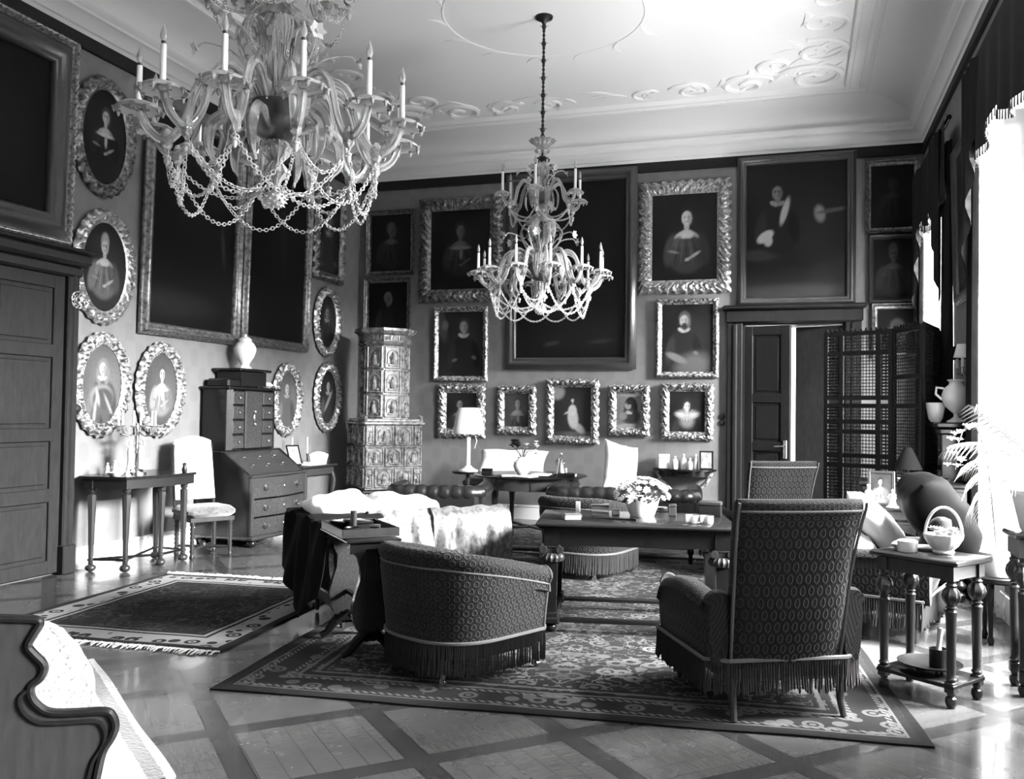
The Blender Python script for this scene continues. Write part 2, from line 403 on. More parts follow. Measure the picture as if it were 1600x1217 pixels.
# ---- back-right double door, left leaf ajar, lit room behind
b = MB()
for x in (DX0 - .1, DX1 + .1):
    b.box((x, YB - .04, DZ / 2), (.2, .08, DZ + .02), bev=.015); b.box((x, YB - .075, DZ / 2), (.07, .05, DZ), bev=.02)
b.box(((DX0 + DX1) / 2, YB - .05, DZ + .09), (DX1 - DX0 + .44, .1, .18), bev=.02); b.box(((DX0 + DX1) / 2, YB - .08, DZ + .2), (DX1 - DX0 + .52, .18, .06), bev=.02)
for x in (DX0 + .01, DX1 - .01): b.box((x, YB + .18, DZ / 2), (.03, .42, DZ))
b.box(((DX0 + DX1) / 2, YB + .18, DZ - .01), (DX1 - DX0, .42, .03))
door2 = struct(b, 'door_2', M['darkdoor'])
def leaf(x_h, w, ang, sgn, m):
    b = MB(); paneled(b, .0, w, .015, DZ - .04, -.025, [.9, .5, .75], .12, .05)
    o = b.build('door_leaf', m, door2); o.location = (x_h, YB + .03, 0); o.rotation_euler = (0, 0, ang)
    h = MB(); hx = w - .06
    h.box((hx, -.032, 1.08), (.05, .012, .24), bev=.005); h.tube([(hx, -.03, 1.12), (hx, -.08, 1.12), (hx - .03, -.09, 1.12), (hx - .12, -.09, 1.115)], .011, 8)
    h.build('door_handle', M['brass'], o)
    return o
leaf(DX0 + .02, .61, math.radians(-16), 1, M['darkdoor'])
lf = leaf(DX1 - .02, .6, math.radians(180 - 20), -1, M['doorwood'])  # lighter wood than the left leaf: the light falling on it is put into the colour
# lit room beyond the door
b = MB(); b.box((-.2, YB + 3.2, 1.6), (5, .1, 3.4)); b.box((-2.6, YB + 1.8, 1.6), (.1, 2.8, 3.4)); b.box((2.3, YB + 1.8, 1.6), (.1, 2.8, 3.4)); b.box((-.2, YB + 1.8, 3.35), (5, 2.9, .1)); b.box((-.2, YB + 1.9, -.05), (5, 2.7, .1))
struct(b, 'wall_beyond_door', M['board'], smooth=False)
# ---------------------------------------------------------------- framed paintings
def paint_attr(o, vals):
    a = o.data.color_attributes.new('paint', 'FLOAT_COLOR', 'POINT')
    c = np.ones((len(vals), 4), dtype=np.float32); c[:, :3] = np.asarray(vals, dtype=np.float32)[:, None]
    a.data.foreach_set('color', c.ravel())
def compose(U, V, bg, blobs):
    """U,V arrays in units of half the canvas height; blobs = (cx, cy, rx, ry, angle deg, value, softness)"""
    r = np.random.RandomState(3)
    val = bg * (1 + .35 * np.sin(U * 3 + 1) * np.cos(V * 2.3)) + 0 * U
    for (cx, cy, rx, ry, an, v, so) in blobs:
        a = math.radians(an); dx, dy = U - cx, V - cy
        e = np.sqrt(((dx * math.cos(a) + dy * math.sin(a)) / rx) ** 2 + ((-dx * math.sin(a) + dy * math.cos(a)) / ry) ** 2)
        al = np.clip((1 + so - e) / (2 * so + 1e-6), 0, 1); al = al * al * (3 - 2 * al)
        val = val * (1 - al) + v * al
    return np.clip(val, 0, 1)
def head(x, y, s, skin=.5, hair=.05, wig=0, turn=0.):
    B = []
    if wig == 1: B += [(x, y + .3 * s, .75 * s, .85 * s, 0, hair, .25), (x - .62 * s, y - .8 * s, .38 * s, .95 * s, 8, hair, .25), (x + .62 * s, y - .8 * s, .38 * s, .95 * s, -8, hair, .25)]
    elif wig == 2: B += [(x, y + .55 * s, .55 * s, .95 * s, 0, hair, .25)]
    else: B += [(x, y + .28 * s, .66 * s, .85 * s, 0, hair, .2), (x + .5 * s, y - .35 * s, .2 * s, .6 * s, -10, hair, .3)]
    B += [(x, y - .75 * s, .24 * s, .5 * s, 0, skin * .8, .2), (x + turn * s, y, .48 * s, .68 * s, 0, skin, .12)]
    B += [(x + (turn + .28) * s, y - .1 * s, .2 * s, .5 * s, 0, skin * .62, .5), (x + (turn - .2) * s, y + .1 * s, .1 * s, .05 * s, 0, skin * .2, .4), (x + (turn + .17) * s, y + .1 * s, .1 * s, .05 * s, 0, skin * .2, .4),
          (x + (turn - .2) * s, y + .2 * s, .14 * s, .03 * s, 0, skin * .35, .4), (x + (turn + .17) * s, y + .2 * s, .14 * s, .03 * s, 0, skin * .35, .4), (x + (turn - .02) * s, y - .1 * s, .05 * s, .16 * s, 0, skin * 1.15, .5), (x + (turn - .01) * s, y - .37 * s, .15 * s, .05 * s, 0, skin * .4, .4)]
    return B
def lady(x=0, y=.3, s=.22, *a, **k): return lady_(x, y, s * 1.22, *a, **k)
def gent(x=0, y=.3, s=.22, *a, **k): return gent_(x, y, s * 1.22, *a, **k)
def lady_(x=0, y=.3, s=.22, skin=.5, dress=.08, hair=.06, wig=0, hands=1, shawl=0):
    B = [(x, y - 3.3 * s, 1.9 * s, 2.0 * s, 0, dress, .15), (x - 1.5 * s, y - 3.0 * s, .6 * s, 1.5 * s, -12, dress * 1.3, .3), (x + 1.5 * s, y - 3.0 * s, .6 * s, 1.5 * s, 12, dress * .7, .3)]
    B += [(x - .55 * s, y - 1.62 * s, .62 * s, .3 * s, 28, skin * .85, .3), (x + .55 * s, y - 1.62 * s, .62 * s, .3 * s, -28, skin * .6, .3), (x, y - 1.6 * s, .62 * s, .5 * s, 0, skin * .95, .25), (x - .18 * s, y - 1.8 * s, .34 * s, .3 * s, 0, skin * 1.05, .5), (x, y - 2.35 * s, 1.05 * s, .42 * s, 0, dress * 1.3, .25), (x - .85 * s, y - 2.35 * s, .42 * s, .6 * s, -20, dress * 1.9, .4), (x + .85 * s, y - 2.35 * s, .4 * s, .6 * s, 20, dress * .9, .4)]
    for i in range(5): B += [(x - .9 * s + i * .45 * s, y - 3.3 * s, .07 * s, 1.1 * s, (i - 2) * 7, dress * (1.9 if i % 2 else .5), .7)]
    if shawl: B += [(x, y - 1.95 * s, 1.2 * s, .22 * s, 0, shawl, .4), (x + .1 * s, y - 2.6 * s, .2 * s, .7 * s, 0, shawl * .8, .4)]
    if hands: B += [(x + .75 * s, y - 3.55 * s, .62 * s, .15 * s, 32, skin * .62, .4), (x + .1 * s, y - 3.95 * s, .26 * s, .15 * s, 20, skin * .7, .4), (x - 1.25 * s, y - 3.2 * s, .5 * s, .12 * s, -12, skin * .4, .5)]
    return B + head(x, y, s, skin, hair, wig)
def gent_(x=0, y=.3, s=.22, skin=.4, coat=.03, hair=.05, wig=0, collar=.5, hands=1, beard=0, sash=0):
    B = [(x, y - 3.6 * s, 2.1 * s, 2.5 * s, 0, coat, .12), (x - 1.6 * s, y - 3.4 * s, .5 * s, 1.6 * s, -10, coat * 1.7, .3), (x + 1.5 * s, y - 3.4 * s, .5 * s, 1.6 * s, 10, coat * .6, .3)]
    B += head(x, y, s, skin, hair, wig, -.05)
    if collar: B += [(x - .35 * s, y - 1.05 * s, .42 * s, .22 * s, -28, collar, .2), (x + .3 * s, y - 1.05 * s, .38 * s, .2 * s, 28, collar * .8, .2)]
    if beard: B += [(x, y - .62 * s, .34 * s, .42 * s, 0, .03, .3)]
    if sash: B += [(x + .1 * s, y - 2.2 * s, .32 * s, 1.9 * s, -35, sash, .3)]
    if hands: B += [(x - 1.2 * s, y - 4.0 * s, .34 * s, .18 * s, 20, skin * .5, .5), (x + 1.3 * s, y - 3.7 * s, .3 * s, .2 * s, -30, skin * .45, .5)]
    return B
def canvas(w, h, bg, blobs, parent, oval=False, res=.014):
    nu, nv = max(24, min(90, int(w / res))), max(28, min(110, int(h / res)))
    mb = MB()
    if oval:
        def fn(u, v):
            r = v * 1.0; a = u * 2 * PI; return (w / 2 * r * math.cos(a), -.004, h / 2 * r * math.sin(a))
        mb.grid(fn, 96, 44, cu=True)
    else: mb.grid(lambda u, v: ((u - .5) * w, -.004, (v - .5) * h), nu, nv)
    o = mb.build('canvas', M['canvas'], parent, fix=False)
    P = np.array(mb.v); paint_attr(o, compose(P[:, 0] / (h / 2), P[:, 2] / (h / 2), bg, blobs))
    return o
def carve(s, t, per, kind):
    """relief height 0..1 of a carved moulding; s along the frame in metres, t across 0..1"""
    if kind == 'acanthus':
        ph = s / per * 2 * PI; ph += .9 * math.sin(s * 17.3) + .5 * math.sin(s * 41.)
        a = math.sin(ph + 3.2 * math.sin(t * PI * 1.3)) * math.sin(PI * t)
        c = math.sin(ph * 2.0 - 5 * t + 1.) * math.sin(PI * t) * .6
        return max(0., a) ** .7 * .65 + max(0, c) * .6 + .25 * max(0, math.sin(ph * 3.1 + 9 * t)) * math.sin(PI * t)
    if kind == 'leaf':
        ph = s / per * 2 * PI
        return abs(math.sin(ph / 2 + 1.2 * (t - .5))) ** .7 * math.sin(PI * min(1, t * 1.05)) * .8
    return 0
def frame_ring(w, h, wd, dp, kind, per=.1, oval=False, lip=.018):
    """frame lying in XZ, facing -Y; outer size w x h, moulding width wd, depth dp"""
    mb = MB(); m = 13
    prof = {'acanthus': lambda t: .45 + .35 * math.sin(PI * t), 'leaf': lambda t: .5 + .35 * math.sin(PI * t),
            'plain': lambda t: [.75, 1, .95, .8, .5, .45, .55, .7, .6, .4, .35, .3, .25][min(12, int(t * 12.999))], 'reverse': lambda t: [.3, .38, .5, .65, .82, .95, 1, .98, .9, .7, .66, .7, .62][min(12, int(t * 12.999))]}[kind]
    rows = []
    def section(s, pos):       # pos(t, extra) -> (x, z): t 0 outer .. 1 inner
        R = [pos(0, 0, 0)]
        for k in range(m):
            t = k / (m - 1); hh = prof(t) * dp
            if kind in ('acanthus', 'leaf'): hh += carve(s, t, per, kind) * dp * (.85 if kind == 'acanthus' else .4)
            ex = 0
            if kind == 'acanthus' and k == 0: ex = wd * .16 * (.5 + .5 * math.sin(s / per * 2 * PI)) ; hh *= .5
            R.append(pos(t, ex, hh))
        R.append(pos(1.0, -lip, dp * .3)); R.append(pos(1.0, -lip, 0))
        return R
    if oval:
        n = max(96, int(PI * (w + h) / 2 / .012)); per_len = PI * (w + h) / 2
        k = max(1, round(per_len / per)); per = per_len / k
        for i in range(n):
            a = 2 * PI * i / n
            def pos(t, ex, y):
                o = -t * wd + ex
                return ((w / 2 + o) * math.cos(a), -y, (h / 2 + o) * math.sin(a))
            rows.append(section(per_len * i / n, pos))
    else:
        cs = [(-1, -1), (1, -1), (1, 1), (-1, 1)]
        for q in range(4):
            a, e = cs[q], cs[(q + 1) % 4]; L = w if a[1] == e[1] else h
            n = int(L / (.0125 if kind in ('acanthus', 'leaf') else 1.2)) + 2
            pk = L / max(1, round(L / per)) if kind in ('acanthus', 'leaf') else per
            per0 = per; per = pk
            for i in range(n):
                f = i / n
                def pos(t, ex, y):
                    o = t * wd - ex
                    x0, z0, x1, z1 = a[0] * (w / 2 - o), a[1] * (h / 2 - o), e[0] * (w / 2 - o), e[1] * (h / 2 - o)
                    return (x0 + (x1 - x0) * f, -y, z0 + (z1 - z0) * f)
                rows.append(section(L * f, pos))
            per = per0
    n = len(rows); k = len(rows[0])
    mb.add([p for r in rows for p in r], [(i * k + j, ((i + 1) % n) * k + j, ((i + 1) % n) * k + j + 1, i * k + j + 1) for i in range(n) for j in range(k - 1)])
    return mb
def painting(side, c, w, h, wd, kind, fm, bg, blobs, label, name='framed_painting', cat='painting', group=None, oval=False, dp=.05, per=.1, lean=1.2, corner=False):
    if side == 'left': loc = (XL + .012, c[0], c[1]); rz = PI / 2
    elif side == 'right': loc = (XR - .012, c[0], c[1]); rz = -PI / 2
    else: loc = (c[0], YB - .012, c[1]); rz = 0
    t = thing(name, label, cat, loc, rz, group)
    t.rotation_euler = (math.radians(-lean) * 0, 0, rz)
    # lean forward: pivot at the bottom edge
    L = math.radians(lean); t.rotation_euler = Euler((0, 0, rz)); tm = Matrix.Rotation(rz, 4, 'Z') @ Matrix.Rotation(L, 4, 'X')
    t.rotation_euler = tm.to_euler()
    off = Vector((0, -(h / 2) * math.sin(L) - .012, 0)); off.rotate(Euler((0, 0, rz))); t.location = Vector(loc) + off
    f = frame_ring(w, h, wd, dp, kind, per, oval).build('frame', fm, t, angle=60)
    if corner:
        s = MB()
        for sx in (-1, 1):
            for sz in (-1, 1):
                for q in range(5):
                    a = q * 72
                    s.ball(((w / 2 - wd / 2) * sx + .03 * math.cos(math.radians(a)), -dp * 1.1, (h / 2 - wd / 2) * sz + .03 * math.sin(math.radians(a))), .02, 8)
        s.build('corner_ornament', fm, f)
    canvas(w - 2 * wd + .02, h - 2 * wd + .02, bg, blobs, t, oval)
    # backing board, one piece with the stretcher
    bk = MB()
    if oval: bk.lathe([(.5, -.001), (.5, .008)], n=48, M=Matrix(((w - wd, 0, 0, 0), (0, 0, 1, 0), (0, h - wd, 0, 0), (0, 0, 0, 1))))
    else: bk.box((0, .004, 0), (w - wd, .008, h - wd))
    bk.build('backing_board', M['framewood'], t)
    return t
def pb(px, **k):
    """rect on the back wall from its picture corners"""
    p, q = hit(1, YB - .03, px[0], px[1]), hit(1, YB - .03, px[2], px[3])
    return ((p[0] + q[0]) / 2, (p[2] + q[2]) / 2), abs(q[0] - p[0]), abs(p[2] - q[2])
G, PG, OG, FW = M['gilt'], M['palegilt'], M['oldgilt'], M['framewood']
back = [
 ((575, 331, 648, 429), .05, 'plain', OG, .012, lady(0, .42, .2, .1, .02, .08, 0, 0), 'narrow gilt framed portrait of a pale shouldered lady, higher one above the tiled stove'),
 ((571, 436, 642, 524), .05, 'plain', OG, .008, gent(0, .3, .2, .1, .012, .12, 0, 0, 0), 'narrow gilt framed dark portrait of a white haired old man just above the tiled stove'),
 ((658, 314, 783, 469), .16, 'acanthus', OG, .012, lady(0, .45, .17, .1, .02, .02, 0, 1, .16), 'deep carved frame with dim lady in white collar, partly behind the hanging chandelier'),
 ((679, 480, 762, 596), .06, 'leaf', PG, .018, [(-.62, .6, .16, .5, 12, .05, .4), (-.5, .55, .1, .14, 0, .1, .4)] + gent(.1, .5, .2, .2, .012, .03, 0, .3, 1), 'narrow leafy framed man with broad white collar, above the lampshade'),
 ((793, 275, 994, 577), .15, 'reverse', FW, .008, [(.1, -.7, .5, .2, 0, .012, .6), (-.2, -.82, .08, .02, 10, .04, .7), (.35, -.8, .12, .02, 5, .03, .7)], 'huge very dark canvas in a wide plain brown frame at centre of the back wall'),
 ((1001, 289, 1140, 455), .15, 'acanthus', G, .015, lady(.05, .42, .19, .55, .045, .02, 0, 1), 'richly carved gilt frame with seated young lady, bare shoulders and dark curls'),
 ((1026, 468, 1123, 590), .06, 'leaf', PG, .015, gent(-.08, .48, .2, .32, .018, .08, 0, .35, 1, 1) + [(.15, -.8, .5, .35, 20, .1, .5), (-.3, -.55, .3, .1, -25, .16, .3)], 'narrow leafy framed portrait of a bearded man in a white ruff'),
 ((1153, 248, 1337, 476), .1, 'reverse', FW, .012, [(-.5, -.35, .25, .08, 0, .03, .4)] + gent(-.25, .55, .12, .13, .012, .012, 1, .2, 0) + [(-.42, -.08, .13, .07, 35, .42, .2), (-.38, -.14, .06, .08, 0, .4, .3), (-.15, .28, .045, .2, -15, .3, .3), (.33, .22, .07, .12, 10, .17, .4), (.5, .26, .2, .03, 8, .06, .5), (0, -.9, .8, .12, 0, .03, .6)], 'large dark painting of a seated man with lace cuff, above the double door'),
 ((1352, 253, 1437, 362), .05, 'plain', OG, .008, lady(.0, .35, .17, .03, .01, .02, 0, 0), 'very dark lady in thin gilt frame, topmost of the column beside the window curtain'),
 ((1356, 367, 1436, 473), .05, 'reverse', FW, .009, lady(.0, .45, .2, .06, .02, .05, 2, 0), 'very dark lady with piled hair, middle one of the column above the lattice screen'),
 ((1362, 475, 1439, 560), .05, 'plain', OG, .012, gent(.05, .1, .3, .07, .02, .1, 1, 0, 0), 'small dark portrait half hidden by the top of the lattice screen'),
 ((686, 600, 757, 684), .11, 'acanthus', PG, .02, lady(-.1, .3, .25, .2, .02, .02, 0, 0), 'carved pale gilt frame with dark picture right behind the lampshade'),
 ((778, 603, 837, 679), .09, 'acanthus', PG, .06, lady(.05, .35, .25, .25, .04, .04, 0, 0, .2), 'small carved frame in the low row, second along from the lampshade, dim figure'),
 ((855, 593, 935, 694), .09, 'acanthus', PG, .025, [(-.62, .75, .3, .3, 0, .22, .3), (.3, -.85, .8, .1, 0, .09, .5), (.25, -.62, .3, .14, -40, .35, .3), (.02, -.25, .2, .4, 6, .45, .2), (.0, .05, .16, .2, 0, .5, .2), (-.12, .0, .22, .04, 25, .45, .3), (.0, .18, .1, .07, 0, .5, .2)] + head(0, .42, .1, .5, .04), 'tall carved frame with full length lady in pale gown, middle of the low row'),
 ((952, 602, 1014, 681), .09, 'acanthus', PG, .16, [(0, .86, .8, .14, 0, .25, .1), (.1, .1, .36, .62, 0, .02, .08), (.1, -.3, .5, .4, 0, .04, .2), (-.05, .25, .17, .2, 0, .26, .15), (.05, .42, .2, .12, 10, .03, .2), (.0, -.12, .17, .08, -12, .4, .2), (-.3, -.3, .2, .2, 30, .2, .3), (0, -.82, .7, .12, 0, .3, .1)], 'small carved frame with a man in profile under an arch, in the low row'),
 ((1034, 599, 1114, 688), .09, 'acanthus', PG, .02, gent(0, .25, .26, .5, .02, .03, 0, 0, 0) + [(0, -.1, .52, .2, 0, .25, .3), (0, -.42, .3, .3, 0, .22, .5)] + head(0, .25, .26, .55, .03) + [(math.cos(a) * .36, -.08 + math.sin(a) * .16, .03, .16, math.degrees(a) - 90, .5, .5) for a in np.linspace(PI, 2 * PI, 13)], 'carved frame with a woman in a white fan ruff, beside the wall switches'),
]
GRP = 'paintings hung on the back wall'
for px, wd, kind, fm, bg, bl, lab in back:
    c, w, h = pb(px)
    painting('back', c, w, h, wd, kind, fm, bg, bl, lab, group=GRP, per=.07 if kind == 'leaf' else .115, dp=.05 if kind != 'reverse' else .07, lean=.8)
GL = 'paintings hung on the left wall'
ovals = [
 ((6.81, 4.07), .8, 1.14, OG, .012, [(0, .1, .2, .1, 0, .02, .3)] + lady(.02, .4, .15, .42, .012, .05, 0, 1, .5), 'oval gilt portrait of a lady in white bodice, highest oval on the wall'),
 ((6.85, 2.835), .8, 1.09, G, .02, lady(.0, .42, .17, .45, .09, .3, 2, 1), 'oval gilt portrait of a lady with powdered high hair, second oval from the top'),
 ((6.86, 1.715), .74, .99, PG, .1, gent(.02, .38, .18, .35, .07, .16, 1, .35, 0) + [(.02, -.3, .36, .3, 0, .2, .2), (.06, -.36, .34, .28, 0, .06, .2), (-.12, -.3, .05, .2, 15, .3, .6), (-.2, -.65, .04, .35, -6, .28, .5), (.24, -.5, .04, .3, 30, .22, .5)], 'oval pale gilt portrait of a man in long curled wig, beside the door frame'),
 ((7.68, 1.69), .74, .98, PG, .075, lady(.05, .4, .17, .4, .18, .07, 0, 1, .4), 'oval pale gilt portrait of a lady in white, above the candelabrum on the side table'),
 ((11.08, 2.745), .72, .97, G, .02, gent(.0, .3, .2, .16, .02, .05, 1, .2, 0), 'oval gilt portrait, dark, upper one of two ovals near the room corner'),
 ((10.09, 1.635), .7, .95, PG, .09, gent(.0, .35, .2, .35, .08, .09, 1, .25, 0), 'oval pale gilt portrait just behind the bureau cabinet'),
 ((11.13, 1.685), .73, .98, G, .02, gent(.05, .38, .19, .35, .03, .03, 1, .25, 0, 0, .22), 'oval gilt portrait of a man with a sash, lower of two near the corner'),
]
for c, w, h, fm, bg, bl, lab in ovals:
    painting('left', c, w, h, .105, 'acanthus', fm, bg, bl, lab, name='oval_portrait', group='oval portraits on the left wall', oval=True, dp=.045, per=.11, lean=.8)
painting('left', (8.16, 3.46), 1.66, 2.42, .11, 'reverse', OG, .007, [(.45, -.1, .03, .2, 8, .04, .6), (-.2, -.75, .5, .12, 0, .015, .6)], 'great black canvas in plain gilt frame, the wider of the pair between the ovals', group=GL, dp=.08)
painting('left', (9.79, 3.52), 1.5, 2.5, .1, 'reverse', OG, .007, [(.1, .1, .06, .3, 5, .02, .6)], 'great black canvas in plain gilt frame, hanging above the urn of the bureau cabinet', group=GL, dp=.08)
painting('left', (11.08, 3.97), .82, 1.3, .1, 'acanthus', OG, .012, gent(.0, .3, .22, .16, .03, .04, 1, .15, 1), 'dark carved frame with portrait of a man above the corner ovals', group=GL, per=.14)
od = painting('left', (5.5, 3.87), 1.7, 1.76, .2, 'reverse', FW, .006, [(.2, -.1, .4, .5, 0, .01, .6)], 'dark overdoor painting in a wide bead edged frame above the panelled door', group=GL, dp=.09)
frame_ring(1.8, 1.86, .055, .075, 'leaf', .06).build('beaded_edge', M['gilt'], od, angle=60)
painting('right', (9.05, 3.35), .86, 1.5, .08, 'reverse', FW, .01, lady(0, .3, .2, .05, .02), 'dark portrait on the pier between the window curtains', dp=.05)
# wall knob by the ovals, wall switches by the door, gilt openwork rosette on the door frame
b = MB(); R90 = Matrix.Rotation(PI / 2, 4, 'Y')
b.lathe([(.045, 0), (.045, .012), (.02, .02), (.018, .04), (.035, .055), (.042, .075), (.03, .095), (.004, .1)], n=20, M=R90)
o = b.build('wall_ornament', M['black']); o.location = hit(0, XL, 110, 638); tag(o, 'round black knob on the wall under the oval of the wigged man', 'ornament')
for i, y in enumerate((651, 661)):
    b = MB(); Rx = Matrix.Rotation(PI / 2, 4, 'X')
    b.lathe([(.038, 0), (.038, .014), (.03, .022), (.015, .026), (.012, .04), (.003, .042)], n=20, M=Rx)
    o = b.build('wall_switch', M['black']); o.location = hit(1, YB, 1128, y)
    tag(o, ('upper' if i == 0 else 'lower') + ' of two round black wall switches beside the dark door', 'switch', 'wall switches')
b = MB()
for r in (.075, .05, .028): b.tube([(0, r * math.cos(2 * PI * i / 24), r * math.sin(2 * PI * i / 24)) for i in range(25)], .007, 6)
for i in range(10):
    a = 2 * PI * i / 10; b.tube([(0, .02 * math.cos(a), .02 * math.sin(a)), (.012, .05 * math.cos(a + .3), .05 * math.sin(a + .3)), (0, .08 * math.cos(a), .08 * math.sin(a))], .007, 6)
o = b.build('wall_rosette', M['palegilt']); o.location = (XL + .11, DY1 + .09, 2.47); tag(o, 'round gilt openwork rosette fixed on the door frame', 'ornament')
# ---------------------------------------------------------------- upholstery, wood and cloth materials
def f_rings(lo, hi, sp=.05, bumpy=.006):
    def f(k, b):
        v = k.sep(k.uv()); y = k.m('DIVIDE', v[1], sp * .85); row = k.m('FLOOR', y)
        x = k.m('ADD', k.m('DIVIDE', v[0], sp), k.m('MULTIPLY', k.m('MODULO', k.m('ABSOLUTE', row), 2.), .5))
        fx = k.m('SUBTRACT', k.m('FRACT', x), .5); fy = k.m('SUBTRACT', k.m('FRACT', y), .5)
        d = k.m('SQRT', k.m('ADD', k.m('MULTIPLY', fx, fx), k.m('MULTIPLY', k.m('MULTIPLY', fy, fy), .6)))
        ring = k.m('SUBTRACT', 1., k.m('MINIMUM', 1., k.m('MULTIPLY', k.m('ABSOLUTE', k.m('SUBTRACT', d, .28)), 9.)))
        dot = k.m('LESS_THAN', d, .07)
        h = k.m('MAXIMUM', ring, k.m('MULTIPLY', dot, .6)); n = k.noise(k.uv(), 60, 3)
        k.col(b, k.mix(k.m('MULTIPLY', h, k.m('ADD', .5, k.m('MULTIPLY', n, .6))), lo, hi)); k.bump(b, k.m('ADD', h, k.m('MULTIPLY', n, .4)), bumpy, .7)
    return f
M['plush'] = mat('patterned_plush', .05, .75, spec=.15, sheen=.08, fn=f_rings(.001, .017))
M['fringe'] = mat('bullion_fringe', .014, .8, spec=.2, sheen=.1)
M['welt'] = mat('braid_welt', .055, .7, sheen=.1)
M['leather'] = mat('dark_buttoned_leather', .008, .3, spec=.45, coat=.1, fn=lambda k, b: k.bump(b, k.noise(k.obj(), 25, 4), .004, .35))
M['caster'] = mat('pale_wood_leg', .14, .3)
M['fleece'] = mat('white_fleece', .86, .95, sheen=.5, fn=lambda k, b: (k.bump(b, k.noise(k.map(k.obj(), (14, 14, 14)), 1.5, 6, .7), .012, .7), k.col(b, k.ramp(k.noise(k.obj(), 95, 5, .75), [(.36, .1), (.5, .42)]))))
M['darkcloth'] = mat('dark_wool_blanket', .005, .9, spec=.1)
def f_floral(lo, hi, sc):
    def f(k, b):
        o = k.obj(); w = k.noise(o, sc * .7, 4, .6); n = k.noise(k.map(o, (1, 1, 1), (.5, .2, .8)), sc * 2.2, 4, .55)
        t = k.ramp(k.m('ADD', k.m('MULTIPLY', w, .5), k.m('MULTIPLY', n, .5)), [(.42, 0), (.56, 1)])
        k.col(b, k.mix(t, lo, hi)); k.bump(b, k.noise(o, 25, 4), .004, .4)
    return f
M['floral'] = mat('floral_silk_throw', .3, .5, sheen=.05, fn=f_floral(.012, .08, 13))
M['palefloral'] = mat('pale_floral_quilt', .5, .65, sheen=.05, fn=f_floral(.05, .22, 12))
M['darkcushion'] = mat('dark_satin_cushion', .005, .7, sheen=.0, spec=.03)
M['silver'] = mat('silver_metal', .75, .2, metal=1)
M['glassdish'] = mat('cut_glass', .95, .06, trans=.85)
M['marble'] = mat('pale_stone', .6, .35)
M['tilestove'] = mat('glazed_stove_tile', .2, .15, coat=.6, spec=.5, fn=lambda k, b: k.col(b, k.ramp(k.noise(k.obj(), 18, 4), [(.35, .07), (.7, .26)])))
M['shade'] = mat('pleated_silk_shade', .85, .8)
M['petal'] = mat('white_petals', .85, .7); M['leafy'] = mat('plant_leaf_green', .07, .5); M['darkpetal'] = mat('dark_petals', .015, .6)
M['palm'] = mat('pale_palm_leaf', .5, .45)

def arc(c, r, a0, a1, n):
    return [(c[0] + r * math.cos(a0 + (a1 - a0) * i / (n - 1)), c[1] + r * math.sin(a0 + (a1 - a0) * i / (n - 1))) for i in range(n)]
def fringe_mb(path, ztop, zbot, step=.0125, r=.0052, seed=1):
    """hanging twisted strands along a floor-plan path"""
    mb = MB(); rr = random.Random(seed); P = [Vector((p[0], p[1], 0)) for p in path]; acc = 0
    for a, b in zip(P, P[1:]):
        L = (b - a).length
        while acc < L:
            q = a + (b - a) * (acc / L); acc += step
            j = rr.uniform(-.004, .004); z1 = zbot + rr.uniform(-.008, .02)
            mb.tube([(q.x, q.y, ztop), (q.x + j, q.y + j, (ztop + z1) / 2), (q.x + j * 2, q.y - j * 1.5, z1 + .01), (q.x + j * 2, q.y - j * 1.5, z1)], [r * .8, r, r * 1.3, r * .5], 4, cap=False)
        acc -= L
    return mb
def welt_mb(path, z, r=.009):
    mb = MB(); mb.tube([(p[0], p[1], z) for p in path], r, 6); return mb

